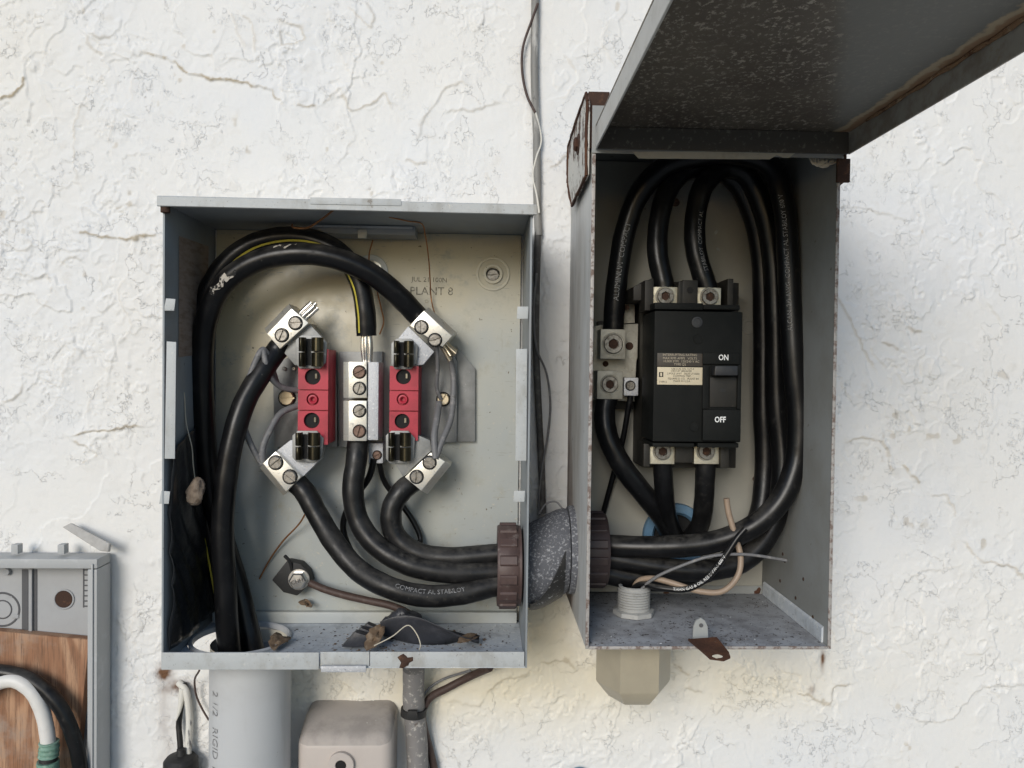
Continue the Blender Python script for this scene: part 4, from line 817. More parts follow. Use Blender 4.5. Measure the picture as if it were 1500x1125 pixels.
# dried insect nest in the upper right corner
nst = thing('dried_nest', 'pale dried fibre nest in the breaker box upper right corner under lid', 'nest', P(1203, 245, .140))
for k in range(7):
    cx, cy = 1192+4*k, 240-1.2*abs(k-3); tpx('fibre', [(cx-6, 231, .142), (cx-3+random.uniform(-3, 3), cy+4, .145), (cx+8, cy+random.uniform(-2, 4), .144), (cx+14, 232, .140)], .0008, M['web'], nst, seg=6)
# hasp and clear tab on the floor edge
hp = thing('hasp', 'rusty hasp plate with a hole jutting from breaker box floor edge', 'hasp', P(1040, 950, .147))
bm = bmesh.new(); hs = []; ang0 = math.atan2(-30, 45)
A = P(1005, 932, .143); 
pl = [P(1008, 936, .1495), P(1050, 933, .1495), P(1068, 952, .166), P(1070, 962, .170), P(1060, 968, .172), P(1040, 967, .169), P(1026, 955, .160)]
cen = P(1051, 960, .168); hole = []; n = 14
# plate tilting outward and down: ring of the outline to a round hole
outl = []
for k in range(len(pl)):
    for q in range(2): outl.append(pl[k].lerp(pl[(k+1) % len(pl)], q/2))
nrm = (pl[1]-pl[0]).cross(pl[3]-pl[0]).normalized(); uu = (pl[1]-pl[0]).normalized(); vv = nrm.cross(uu)
cen = cen-nrm*((cen-pl[0]).dot(nrm))
outl = [p-nrm*((p-pl[0]).dot(nrm)) for p in outl]
ao = sorted(outl, key=lambda p: math.atan2((p-cen).dot(vv), (p-cen).dot(uu)))
N = len(ao); inn = [cen+(uu*math.cos(a)*.0042+vv*math.sin(a)*.0030) for a in [math.atan2((p-cen).dot(vv), (p-cen).dot(uu)) for p in ao]]
f_ = [bm.verts.new(p) for p in ao]; i_ = [bm.verts.new(p) for p in inn]; fb = [bm.verts.new(p+nrm*.0016) for p in ao]; ib = [bm.verts.new(p+nrm*.0016) for p in inn]
for k in range(N):
    j = (k+1) % N
    for q in ((f_[k], f_[j], i_[j], i_[k]), (fb[k], ib[k], ib[j], fb[j]), (f_[k], fb[k], fb[j], f_[j]), (i_[k], i_[j], ib[j], ib[k])): bm.faces.new(q)
frombm('hasp_plate', bm, M['rust'], hp)
bm = bmesh.new(); L = [(1015, 936), (1016, 918), (1020, 909), (1027, 905), (1033, 909), (1037, 918), (1038, 936)]
fr = [bm.verts.new(P(x, y, .139)) for x, y in L]; bk = [bm.verts.new((v.co.x, -.1365, v.co.z)) for v in fr]; bm.faces.new(fr); bm.faces.new(bk[::-1])
for i in range(len(fr)): j = (i+1) % len(fr); bm.faces.new((fr[i], bk[i], bk[j], fr[j]))
bevel(bm, .0004, 1); tb = frombm('clear_tab', bm, M['clear'], hp); lathe('tab_hole', [(.0016, 0), (.0016, .0004), (0, .0004)], P(1027, 916, .1392), (0, -1, 0), M['groove'], tb, 12)

# ------------------------------------------------------------------ bushing and hub inside the breaker box
bushing('conduit_bushing', 0, BH, P(875, 806, .06).z, DX0+T2+.0005, P(887, 806, .058).x, .0320, M['bushing_clean'], 'dark brown bushing inside the breaker box at lower left')
hub = thing('rear_hub', 'blue plastic conduit hub in the breaker box back panel', 'conduit hub', RC2-Vector((0, 0, RR)))
lathe('hub_ring', [(.0200, -.004), (.0200, .002), (.0225, .0055), (.0298, .0055), (.0303, .004), (.0303, -.004)], Vector((RC2.x, -.0062, RC2.z)), (0, -1, 0), M['blue'], hub, 40, close=True)
lathe('hub_bore', [(.0262, .0005), (.02, .0003), (0, .0003)], Vector((RC2.x, -.0026, RC2.z)), (0, -1, 0), M['dark'], hub, 40)

# ------------------------------------------------------------------ circuit breaker
BF = .100
bk = thing('circuit_breaker', 'black two-pole circuit breaker marked ON and OFF in the right box', 'circuit breaker', P(1020, 690, .007))
boxpx('base_tray', 945, 412, 1078, 686, .052, .0065, M['breaker2'], bk, .0010)
body = boxpx('body', 959, 455, 1085, 648, BF, .0525, M['breaker'], bk, .0012)
boxpx('shoulder', 959, 443, 1030, 454, BF-.004, .0527, M['breaker'], bk, .0008); boxpx('shoulder', 1030.5, 446, 1084, 454, BF-.004, .0527, M['breaker'], bk, .0008)
boxpx('shoulder', 956, 648.6, 1017, 655, BF-.004, .0527, M['breaker'], bk, .0008); boxpx('shoulder', 1022, 648.6, 1082, 656, BF-.004, .0527, M['breaker'], bk, .0008)
for x0, x1, y0, y1 in ((945, 957, 410, 455), (994, 1000, 412, 450), (1000, 1022, 410, 447), (1066, 1074, 408, 450), (943, 952, 650, 684), (990, 1015, 650, 678), (1056, 1068, 650, 686)):
    boxpx('barrier', x0, y0, x1, y1, .078, .0525, M['breaker2'], bk, .0008)
for pts in ([(928, 420), (958, 406), (958, 440), (928, 440)],):
    polypx('tray_cheek', pts, .062, .010, M['breaker2'], bk, .0006)
for x, y in ((1011, 425),): lathe('post_hole', [(.0028, 0), (.0026, .0003), (0, .0003)], P(x, y, .0783), (0, -1, 0), M['dark'], bk, 14)
# raised handle side with its recess
boxpx('handle_plate', 1030, 517, 1083, 534, BF+.0025, BF+.0002, M['breaker'], body, .0006)
boxpx('handle_plate', 1030, 600, 1085, 646, BF+.0045, BF+.0002, M['breaker'], body, .0008)
boxpx('handle_rail', 1030, 535, 1038, 599, BF+.0025, BF+.0002, M['breaker'], body, .0005); boxpx('handle_rail', 1081, 535, 1085, 599, BF+.0025, BF+.0002, M['breaker'], body, .0004)
hd = polypx('toggle', [(1048, 536), (1081, 536), (1081, 550), (1047, 550)], BF+.0125, BF+.0004, M['handle'], body, .0008)
polypx('toggle_ramp', [(1040, 553), (1079, 553), (1079, 596), (1040, 596)], BF+.0010, BF+.0003, M['breaker2'], body, .0002)
text('100', .0036, P(1058, 572, BF+.0013), M['handle'], body)
text('ON', .0064, P(1060, 524, BF+.0028), M['whiteink'], body, 0, .82, bold=.022); text('OFF', .0064, P(1055, 615, BF+.0048), M['whiteink'], body, 0, .82, bold=.022)
boxpx('label_plate', 963, 517, 1029, 537, BF+.0006, BF+.0001, M['lab_dark'], body, .0001); lb = boxpx('label_plate', 963, 537.5, 1029, 564, BF+.0006, BF+.0001, M['lab_tan'], body, .0001)
for s_, y, x in (('INTERRUPTING RATING', 520, 996), ('MAX RMS AMPS   VOLTS', 525, 996), ('10,000 SYM.  120/240 V AC', 529.5, 998), ('TYPE Q2', 534, 996)): text(s_, .0026, P(x, y, BF+.0008), M['tanink'], body)
for s_, y, x in (('USE LUG NO. LUT-4', 540.5, 1000), ('CIRCUIT BREAKER', 543.7, 998), ('2 POLE UNIT   ISSUE LT-0202', 547.5, 1001), ('COMMON TRIP', 551, 999), ('SQUARE D CO.   PLANT 8A', 554.8, 1001), ('MADE IN U.S.A.', 558.5, 999), ('TYPE 2', 559.5, 971)): text(s_, .0021, P(x, y, BF+.0008), M['ink'], body)
for y0, y1, x0, x1 in ((545, 546, 966, 971), (551, 552, 966, 971), (545, 552, 965.5, 967), (545, 552, 970, 971.5)): boxpx('listing_mark', x0, y0, x1, y1, BF+.0009, BF+.0007, M['ink'], lb, 0)
lathe('cover_screw', [(.0044, 0), (.0044, .0006), (.0032, .0007), (.0030, -.0006), (0, -.0006)], P(1021, 472, BF+.0003), (0, -1, 0), M['handle'], body, 20)
lathe('moulded_ring', [(.0040, 0), (.0038, .0004), (.0030, .0004), (.0029, .0001), (0, .0001)], P(1023, 497, BF+.0003), (0, -1, 0), M['breaker'], body, 20)
lathe('moulded_ring', [(.0040, 0), (.0038, .0004), (.0030, .0004), (.0029, .0001), (0, .0001)], P(1017, 625, BF+.0003), (0, -1, 0), M['breaker'], body, 20)
def hexlug(px0, py0, px1, py1, hf, hb, cx, cy, r, parent, m, name='terminal_lug'):
    o = boxpx(name, px0, py0, px1, py1, hf, hb, m, parent, .0006); s = (DIST-hf)/FPX; c = P(cx, cy, hf+.0002); c.y = -hf-.0002; q = r*s
    hx = lambda k, th: (math.cos(math.pi/6)/math.cos(((th+math.pi/6) % (math.pi/3))-math.pi/6)) if k >= 3 else 1
    lathe('set_screw', [(q, 0), (q, .0026), (q*.93, .0031), (q*.60, .0031), (q*.55, .0004), (0, .0003)], c, (0, -1, 0), M['screw'], o, 24, 28, hx)
    lathe('thread_ring', [(q*1.02, 0), (q*1.16, .0002), (q*1.2, 0)], c, (0, -1, 0), M['lug_grey'], o, 24, close=True)
    lathe('socket_shade_disc', [(q*.5, .0008), (q*.2, .0010), (0, .0010)], c, (0, -1, 0), M['rustdark'], o, 12)  # dark disc painted in to deepen the shade inside the hex socket
    return o
hexlug(957, 420, 992, 446, .074, .0526, 974, 434, 12, bk, M['lug']); hexlug(1022, 421, 1056, 447, .074, .0526, 1039, 435, 12, bk, M['lug'])
hexlug(952, 654, 988, 680, .074, .0526, 970, 661, 12, bk, M['lug']); hexlug(1017, 654, 1053, 680, .074, .0526, 1034, 661, 12, bk, M['lug'])

# ------------------------------------------------------------------ neutral bar of the breaker box
nbar = thing('neutral_bar', 'grey neutral bar with two big hex-screw lugs left of the breaker', 'terminal bar', P(900, 590, .007))
polypx('bus_strip', [(868, 478), (880, 476), (935, 474), (934, 525), (931, 530), (930, 588), (868, 586)], .030, .020, M['lug_grey'], nbar, .0006)
boxpx('insulator_foot', 876, 470, 928, 600, .0195, .0066, M['breaker2'], nbar, .001)
hexlug(880, 482, 916, 526, .052, .0304, 898, 504, 14, nbar, M['lug_grey'], 'large_lug'); hexlug(875, 543, 912, 585, .052, .0304, 893, 563, 12, nbar, M['lug_grey'], 'large_lug')
sl = boxpx('small_lug', 914, 553, 935, 580, .044, .0304, M['alu_rough'], nbar, .0012); screw(924, 565, .044, 6.5, .8, M['screw'], sl)
for px, py, r in ((922, 507, 6), (887, 533, 4.5), (918, 450, 4)): lathe('bar_hole', [(r*.0006, 0), (r*.00055, .0003), (0, .0003)], P(px, py, .0302), (0, -1, 0), M['rustdark'], nbar, 14)
polypx('mounting_strap', [(911, 440), (922, 436), (930, 446), (930, 473), (911, 474)], .022, .0066, M['lug_grey'], nbar, .0005)

# ------------------------------------------------------------------ conductors in the breaker box
RD = .0094
d1, q1 = cable('feeder_cable', [(898, 492, .040), (900, 450, .042), (906, 395, .044), (917, 335, .046), (938, 282, .050), (975, 244, .056), (1030, 228, .062), (1085, 226, .066), (1130, 245, .072), (1148, 300, .076), (1154, 370, .080), (1158, 450, .082), (1163, 540, .084), (1170, 620, .085), (1165, 680, .086), (1142, 735, .088), (1100, 773, .086), (1040, 795, .082), (970, 801, .076), (905, 800, .066), (860, 796, .060), (815, 800, .058)], RD, 'frontmost black cable, printed, from neutral bar over and down the right side', m='cable')
text_on('ALUMINUM  COMPACT', .0065, q1, RD, .088, M['print'], d1, -.1, False); text_on('ALCAN  2/0 AWG  COMPACT AL STABILOY 600 V', .0052, q1, RD, .545, M['print'], d1, .1, True)
d2, q2 = cable('feeder_cable', [(974, 432, .060), (971, 412, .060), (963, 370, .058), (966, 320, .055), (978, 280, .052), (1005, 250, .048), (1045, 246, .044), (1078, 268, .040), (1102, 315, .038), (1115, 380, .036), (1118, 480, .034), (1118, 600, .034), (1120, 690, .036), (1110, 760, .042), (1075, 815, .050), (1010, 846, .056), (940, 850, .058), (880, 838, .058), (815, 824, .056)], RD*.96, 'black cable from left breaker terminal, innermost loop at right', m='cable')
d3, q3 = cable('feeder_cable', [(1039, 432, .060), (1032, 412, .060), (1019, 365, .058), (1019, 315, .056), (1032, 270, .055), (1062, 246, .052), (1092, 256, .050), (1117, 305, .050), (1131, 370, .050), (1136, 470, .050), (1138, 590, .050), (1146, 690, .054), (1132, 770, .062), (1088, 822, .068), (1020, 836, .068), (950, 828, .064), (890, 818, .060), (815, 818, .058)], RD*.98, 'black cable from right breaker terminal, middle loop at right', m='cable')
text_on('STABILOY  COMPACT AL', .0048, q3, RD, .07, M['print'], d3, -.5, False)
d4, q4 = cable('line_cable', [(893, 572, .040), (886, 600, .044), (889, 635, .048), (910, 680, .050), (942, 722, .046), (968, 755, .034), (982, 785, .014), (985, 795, -.004)], RD, 'black cable sweeping from neutral bar down into the blue hub')
d5, q5 = cable('line_cable', [(970, 664, .062), (971, 690, .060), (974, 730, .050), (980, 765, .030), (990, 790, .010), (992, 795, -.004)], RD*.9, 'black cable from left lower breaker terminal into the blue hub')
d6, q6 = cable('line_cable', [(1035, 664, .062), (1033, 695, .060), (1031, 735, .050), (1025, 770, .030), (1008, 792, .008), (1004, 797, -.004)], RD*.92, 'black cable from right lower breaker terminal into the blue hub', m='cable_dusty')
wire([(924, 578, .038), (920, 600, .036), (912, 645, .030), (900, 690, .022), (888, 735, .016), (880, 765, .014)], .0026, 'thin black wire dropping from the small lug of the neutral bar', 'cable', 'ground_wire')

# threaded fitting and its three loose wires
ft = P(928, 905, .070); FZ = DZ0+T2+.0002
tf = thing('threaded_fitting', 'grey threaded conduit end standing on the breaker box floor', 'conduit fitting', (ft.x, -.070, FZ))
pr = [(.0105, .001), (.0135, .002)]
z = .006
while z < .0235: pr += [(.0140, z), (.0128, z+.0011)]; z += .0022
pr += [(.0132, .0245), (.0118, .0252), (.0102, .0245), (.0102, .012)]
lathe('thread', pr, (ft.x, -.070, FZ), (0, 0, 1), M['thread'], tf, 30, 50); lathe('locknut', [(.0150, 0), (.0178, .0005), (.0178, .0042), (.0150, .0050)], (ft.x, -.070, FZ), (0, 0, 1), M['thread'], tf, 8, smooth=False)
lathe('bore', [(.0101, 0), (.005, .0002), (0, .0002)], (ft.x, -.070, FZ+.020), (0, 0, 1), M['dark'], tf, 20)
o, pk = cable('loose_wire', [(930, 890, .070), (928, 866, .071), (936, 851, .074), (955, 847, .080), (985, 854, .088), (1025, 866, .095), (1058, 866, .098), (1080, 845, .097), (1085, 818, .094), (1077, 785, .090), (1067, 750, .088), (1064, 730, .088)], .0025, 'pinkish tan wire curling up from the grey threaded fitting', 'wire', 'pink', seg=10)
o, pw = cable('loose_wire', [(924, 892, .070), (926, 866, .073), (938, 856, .078), (965, 861, .088), (1005, 863, .095), (1035, 848, .099), (1062, 815, .100), (1080, 788, .100), (1092, 774, .100)], .0025, 'black wire with white print curving up from threaded fitting', 'wire', 'cable', seg=10)
text_on('THHN GAS & OIL RES II VW-1 600 V', .0034, pw, .0025, .60, M['whiteink'], o, .1, False)
wire([(934, 892, .070), (938, 866, .078), (960, 846, .088), (1000, 828, .094), (1040, 815, .098), (1090, 812, .098), (1130, 817, .096), (1152, 821, .095)], .0013, 'fine grey wire reaching right from the threaded fitting', 'greywire', 'loose_wire')
# tan connector below the breaker box
tc = P(928, 955, .085)
tn = thing('conduit_connector', 'tan plastic conduit connector hanging below the breaker box', 'conduit fitting', (tc.x, -.085, DZ0-.045))
lathe('connector_body', [(.0160, -.0630), (.0185, -.0628), (.0205, -.0618), (.0305, -.0500), (.0312, -.0480), (.0312, -.0005), (.0150, -.0004)], (tc.x, -.085, DZ0), (0, 0, 1), M['tan'], tn, 6, 25)
# ------------------------------------------------------------------ below the meter box
pvc = thing('conduit', 'wide grey plastic conduit rising into the meter box floor', 'conduit', (0, 0, 0))
pc = P(367, 1050, .052); PR = .0338; PXC = pc.x; pvc.location = (PXC, -.052, -1.2)
lathe('pipe', [(PR, -1.24), (PR, MZ0-.012), (PR-.003, MZ0-.0118), (PR-.003, MZ0-.15)], (PXC, -.052, 0), (0, 0, 1), M['pvc'], pvc, 48, close=True)
lathe('hub_collar', [(.0385, MZ0-.0005), (.0418, MZ0-.0004), (.0422, MZ0+.003), (.0405, MZ0+.0042), (.0392, MZ0+.0035), (.0385, MZ0-.0005)], (HCX, -HCH, 0), (0, 0, 1), M['pvc'], pvc, 48, close=True)
lathe('hub_liner', [(.0332, MZ0-.001), (.0331, MZ0-.0108), (.0325, MZ0-.02)], (PXC, -.052, 0), (0, 0, 1), M['pvc_in'], pvc, 48, close=True)
Vt, Ft = text_data('2 1/2   RIGID  PVC', .0105)
ov = []
for v in Vt:
    th = R(-40)+v.y/PR; ov.append((PXC+(PR+.0003)*math.sin(th), -.052-(PR+.0003)*math.cos(th), -.312-v.x))
link('lettering', ov, Ft, M['pvcink'], pvc)
bw = thing('interface_box', 'beige rounded plastic box on the wall below the meter box', 'plastic box', P(500, 1300, 0))
a, b_ = P(434, 1085, .050), P(573, 1085, .050); zt, zm, zb = P(500, 1042, .02).z, P(500, 1082, .050).z, -.46
bm = bmesh.new(); prof = [(.0005, zt+.002), (.020, zt), (.050, zm), (.052, zb), (.0005, zb)]
va = [bm.verts.new((a.x, -h, z)) for h, z in prof]; vb = [bm.verts.new((b_.x, -h, z)) for h, z in prof]; bm.faces.new(va); bm.faces.new(vb[::-1])
for i in range(5): bm.faces.new((va[i], vb[i], vb[(i+1) % 5], va[(i+1) % 5]))
bmesh.ops.bevel(bm, geom=[e_ for e_ in bm.edges if not all(abs(v.co.y) < .001 for v in e_.verts)], offset=.0095, segments=5, affect='EDGES', profile=.5, clamp_overlap=True)
shell = frombm('shell', bm, M['beige'], bw, True, 60); shell.data.materials.append(M['beige_top'])
for pg in shell.data.polygons:
    if pg.normal.z > .25: pg.material_index = 1  # upward faces take the darker beige
ringpx('screw_boss', 499, 1122, 8, 19, .050, .0545, M['beige'], bw, 28); lathe('screw_well', [(.0048, .0005), (.003, .0007), (0, .0007)], P(499, 1122, .0526), (0, -1, 0), M['dark'], bw, 18)
cd = thing('thin_conduit', 'corroded thin metal conduit with a black tie below meter box', 'conduit', (P(606, 1050, .02).x, -.02, -1.2))
cb = P(604, 1000, .02)
tube('pipe', [P(606, 979, .03), P(606, 1030, .021), P(610, 1080, .018), P(612, 1140, .018), Vector((P(612, 1140, .018).x, -.018, -.6)), Vector((P(612, 1140, .018).x, -.018, -1.24))], lambda q: .0098, M['conduit'], cd, seg=18)
tie = lathe('cable_tie', [(.0100, -.0032), (.0118, -.0032), (.0118, .0032), (.0100, .0032)], P(606, 1042, .021), (.04, 0, 1), M['rubber'], cd, 24, close=True); boxpx('tie_head', 597, 1042, 611, 1054, .0360, .0318, M['rubber'], tie, .0006)
wire([(718, 978, .03), (690, 990, .012), (655, 1008, .008), (630, 1022, .012), (619, 1042, .018), (622, 1070, .012), (630, 1100, .008), (638, 1140, .007), (640, 1300, .007)], .0036, 'brown wire bending out from behind the thin conduit', 'brownwire', 'low_wire')
wire([(690, 982, .014), (645, 997, .007), (625, 1012, .010), (617, 1030, .022)], .0012, 'thin dark wire above the brown wire at the thin conduit', 'greywire', 'low_wire')
# ------------------------------------------------------------------ painted cables left of the conduit
pw_ = thing('painted_cable', 'white painted cable hanging into a black fitting left of the conduit', 'cable', P(265, 1140, .01))
tpx('cable_run', [(262, 1000, .003), (272, 1012, .008), (277, 1050, .008), (276, 1090, .010), (275, 1125, .014), (274, 1180, .014)], .0030, M['painted_white'], pw_, seg=12)
tpx('peeled_run', [(270, 1000, .004), (266, 1030, .007), (262, 1060, .008), (264, 1090, .011), (265, 1125, .014)], .0026, M['cable_dusty'], pw_, seg=12); tpx('paint_skin', [(268, 1008, .0075), (263, 1040, .0095), (258, 1056, .0100)], lambda q: .0030*(1-q)+.0004, M['painted_white'], pw_, seg=10)
lathe('fitting_cap', [(.002, .010), (.0035, .0095), (.0045, .0040), (.0125, .0022), (.0150, -.001), (.0150, -.06), (.0001, -.06)], P(265, 1112, .016), (0, 0, 1), M['rubber'], pw_, 28)
wire([(292, 982, .05), (285, 1000, .012), (288, 1020, .008), (297, 1040, .008), (306, 1055, .010)], .0009, 'thin brown wire curling below the meter box corner', 'brownwire', 'stray_wire')
# ------------------------------------------------------------------ cable running down the wall between the boxes
vc = thing('wall_cable', 'paint-smeared grey cable running down the wall between the boxes', 'cable', P(795, 750, .004))
tpx('painted_length', [(786, -120, .005), (784, 0, .005), (783, 110, .005), (786, 200, .005), (787, 300, .0055), (789, 345, .006)], .0037, M['painted'], vc, seg=12); tpx('bare_length', [(788, 335, .006), (786, 420, .006), (785, 500, .006), (789, 600, .006), (793, 680, .008), (795, 752, .012)], .0032, M['grey_cable'], vc, seg=12)
wire([(788, 5, .009), (779, 30, .008), (766, 70, .006), (765, 105, .006), (772, 140, .006), (784, 165, .009)], .0012, 'thin brown wire bowing left of the wall cable near the top', 'brownwire', 'thin_wire')
wire([(785, 165, .009), (793, 205, .006), (786, 230, .009), (781, 255, .006), (787, 290, .010), (790, 312, .011)], .0009, 'thin pale wire twisting round the wall cable above the hood', 'painted_white', 'thin_wire')
wire([(786, 400, .010), (782, 450, .009), (786, 510, .011), (800, 545, .006), (806, 590, .005), (802, 640, .006), (795, 680, .012), (790, 720, .013), (789, 755, .016)], .0010, 'thin dark wire bowing right of the wall cable above the nipple', 'greywire', 'thin_wire')
wire([(790, 752, .05), (800, 738, .05), (814, 735, .05), (824, 745, .05)], .0008, 'short dark whisker of wire on top of the nipple', 'greywire', 'thin_wire')
# ------------------------------------------------------------------ grey enclosure, bottom left
en = thing('plastic_enclosure', 'coverless grey plastic enclosure with plywood backing at lower left', 'enclosure', P(20, 1300, 0))
H1 = .030; ex1 = P(142, 950, H1).x; ez1 = P(80, 819, H1).z; ex0 = P(-260, 950, H1).x; ez0 = -.62
box('back_tray', (ex0, ex1-.002), (.0045, .0075), (ez0, ez1-.002), M['enc'], en, .0004)
box('rim', (ex1-.0085, ex1), (.0045, H1), (ez0, ez1-.009), M['enc_rim'], en, .0012); rt = box('rim', (ex0, ex1), (.0045, H1), (ez1-.0085, ez1), M['enc_rim'], en, .0012); box('rim', (ex0, ex0+.0085), (.0045, H1), (ez0, ez1-.009), M['enc_rim'], en, .0012)
box('rim_bead', (ex1-.0045, ex1-.0030), (H1+.0001, H1+.0016), (ez0, ez1-.004), M['enc_rim'], en, .0004)
for px in (21, 89): boxpx('hinge_boss', px-5, 798, px+5, 812, H1-.008, H1-.016, M['enc_rim'], rt, .0006)
EF = .0075
for x0, x1 in ((32, 41), (47, 54)): boxpx('cable_slot', x0, 834, x1, 935, EF+.0006, EF+.0001, M['groove'], en, 0)
boxpx('slot_rib', 41.5, 834, 46.5, 935, EF+.003, EF+.0001, M['enc'], en, .0005)
for r0, r1 in ((22.5, 25.5), (12, 14)): ringpx('knockout_ring', 3, 893, r0, r1, EF-.001, EF+.0005, M['groove'], en, 40)
for a_ in (.5, 2.1, 3.6, 5.2): boxpx('knockout_bridge', 3+19*math.cos(a_)-3, 893+19*math.sin(a_)-1.5, 3+24*math.cos(a_)+3, 893+24*math.sin(a_)+1.5, EF+.0009, EF+.0006, M['enc'], en, .0002)
ringpx('grommet_rim', 93, 878, 12.5, 15, EF-.001, EF+.0012, M['enc'], en, 28); lathe('grommet_hole', [(.0080, 0), (.0078, .0004), (.004, .0005), (0, .0005)], P(93, 878, EF+.0001), (0, -1, 0), M['rustdark'], en, 24)
for k in range(8): boxpx('vent_slot', 123, 834+k*7.6, 135, 835.8+k*7.6, EF+.0006, EF+.0001, M['groove'], en, 0)
boxpx('vent_rail', 121.5, 833, 123, 890, EF+.0005, EF+.0001, M['groove'], en, 0)
ringpx('peg', 8, 838, .01, 5, EF-.001, EF+.004, M['enc'], en, 14)
# broken hinge tab leaning on the enclosure corner
bm = bmesh.new(); F4 = [P(91, 772, .012), P(103, 766, .012), P(160, 796, .022), P(158, 808, .022), P(146, 807, .022)]
v1 = [bm.verts.new(p) for p in F4]; v2 = [bm.verts.new(p+Vector((.001, .003, -.001))) for p in F4]; bm.faces.new(v1); bm.faces.new(v2[::-1])
for i in range(5): j = (i+1) % 5; bm.faces.new((v1[i], v2[i], v2[j], v1[j]))
bevel(bm, .0005, 1); tb = frombm('broken_tab', bm, M['enc_tab'], en)
# plywood
m, t, b, co = nt('plywood')
mp = t.nodes.new('ShaderNodeMapping'); mp.inputs['Scale'].default_value = (1, 1, .22); t.links.new(co, mp.inputs['Vector'])
nw = t.nodes.new('ShaderNodeTexNoise'); nw.inputs['Scale'].default_value = 26; nw.inputs['Detail'].default_value = 2; t.links.new(mp.outputs[0], nw.inputs['Vector'])
wv = t.nodes.new('ShaderNodeMath'); wv.operation = 'MULTIPLY'; wv.inputs[1].default_value = 34; t.links.new(nw.outputs['Fac'], wv.inputs[0]); sn = t.nodes.new('ShaderNodeMath'); sn.operation = 'SINE'; t.links.new(wv.outputs[0], sn.inputs[0])
c0 = mixc(t, ramp(t, sn.outputs[0], -.6, .9), (.46, .27, .16), (.30, .145, .075))
c0 = mixc(t, ramp(t, noise(t, co, 650, 5, .75, (1, 1, .05)), .42, .72), c0, (.15, .075, .04))
c0 = mixc(t, ramp(t, noise(t, co, 22, 3, .5, (1, 1, .4)), .52, .72), c0, (.47, .29, .17))
c0 = mixc(t, ramp(t, noise(t, co, 40, 3), .66, .78), c0, (.09, .05, .03)); c0 = mixc(t, ramp(t, noise(t, co, 14, 5, .7), .50, .72), c0, (.33, .26, .21))
t.links.new(c0, b.inputs['Base Color']); b.inputs['Roughness'].default_value = .6
bp = t.nodes.new('ShaderNodeBump'); bp.inputs['Strength'].default_value = .25; bp.inputs['Distance'].default_value = .0004; t.links.new(noise(t, co, 500, 3, .6, (1, 1, .06)), bp.inputs['Height']); t.links.new(bp.outputs[0], b.inputs['Normal'])
M['ply'] = m
wo_ = polypx('plywood_board', [(-240, 915), (0, 925), (131, 937), (110, 1140), (100, 1400), (-240, 1400)], .018, .0085, m, None, .0008); tag(wo_, 'brown grained plywood board inside the grey enclosure', 'board')
cable('coax_cable', [(-180, 1060, .03), (-90, 990, .032), (0, 984, .033), (45, 996, .033), (84, 1030, .034), (107, 1078, .034), (118, 1130, .034), (122, 1300, .034)], .0063, 'thick black cable arcing over the plywood board', 'cable', 'cable')
wc = thing('white_cable', 'white cable bending down into a green taped end on the plywood', 'cable', P(70, 1180, .03))
tpx('jacket', [(-160, 1120, .03), (-60, 1030, .034), (-8, 1002, .036), (22, 997, .037), (46, 1012, .037), (62, 1042, .036), (71, 1090, .036), (71, 1130, .036)], .0062, M['white'], wc, seg=18)
tpx('tape_wrap', [(72, 1086, .036), (72, 1096, .036), (71, 1107, .036)], lambda q: .0081+.0003*math.sin(q*20), M['green'], wc, seg=20, lumps=.03); tpx('black_band', [(71, 1107.5, .036), (71, 1114, .036)], .0073, M['rubber'], wc, seg=20); tpx('tape_wrap', [(70.5, 1114.5, .036), (70, 1130, .036), (69, 1200, .036)], .0090, M['green'], wc, seg=20, lumps=.03)
# blue cap just showing at the bottom edge
bc_ = thing('blue_cap', 'small blue cap just showing at the bottom edge of photo', 'cap', P(848, 1150, .004))
lathe('dome', [(.012, 0), (.0115, .004), (.008, .008), (0, .0095)], P(848, 1142, .004), (0, -1, 0), M['blue'], bc_, 24)

# ------------------------------------------------------------------ debris
ck = lathe('mud_cocoon', [(.0001, -.0115), (.0030, -.0108), (.0048, -.0085), (.0060, -.005), (.0066, -.001), (.0060, .003), (.0052, .0065), (.0034, .010), (.0016, .0118), (.0001, .012)], P(287, 720, .088), (.15, 0, 1), M['nest'], None, 16, rf=lambda k, th: 1+.16*math.sin(3*th+k)+.14*math.sin(5*th-2*k)+random.uniform(-.12, .12)); tag(ck, 'tan mud cocoon stuck on the dark left side of the meter box', 'cocoon')
wire([(270, 575, .075), (273, 620, .075), (281, 655, .074), (283, 680, .072), (286, 705, .066)], .0005, 'pale thread hanging down to the tan cocoon', 'web', 'thread')
def leaf(pts, hgt, label, nm='dead_leaf', m='leaf', grp=None):
    """curled leaf: irregular outline round a folded midrib, several rings, real thickness"""
    L = crom(PX(pts+pts[:1]), 4)[:-1]; c = sum(L, Vector())/len(L); n = len(L); V = [c+Vector((0, -.002, .002))]; rng = random.Random(len(label))
    for ring in (.35, .7, 1.0):
        for k, p in enumerate(L):
            q = c+(p-c)*ring*(1+(.16*rng.uniform(-1, 1) if ring == 1 else 0)); V.append(q+Vector((0, -.0022*math.sin(ring*3+k*.5)+rng.uniform(-.0006, .0006), .0030*abs(math.sin(k*math.pi/n*2+.6))*ring+rng.uniform(-.0005, .0005))))
    Fc = [(0, 1+k, 1+(k+1) % n) for k in range(n)]+[(1+r*n+k, 1+(r+1)*n+k, 1+(r+1)*n+(k+1) % n, 1+r*n+(k+1) % n) for r in range(2) for k in range(n)]
    o = link(nm, V, Fc, M[m], None, True, 40); s_ = o.modifiers.new('s', 'SOLIDIFY'); s_.thickness = .0004; tag(o, label, 'leaf', grp); return o
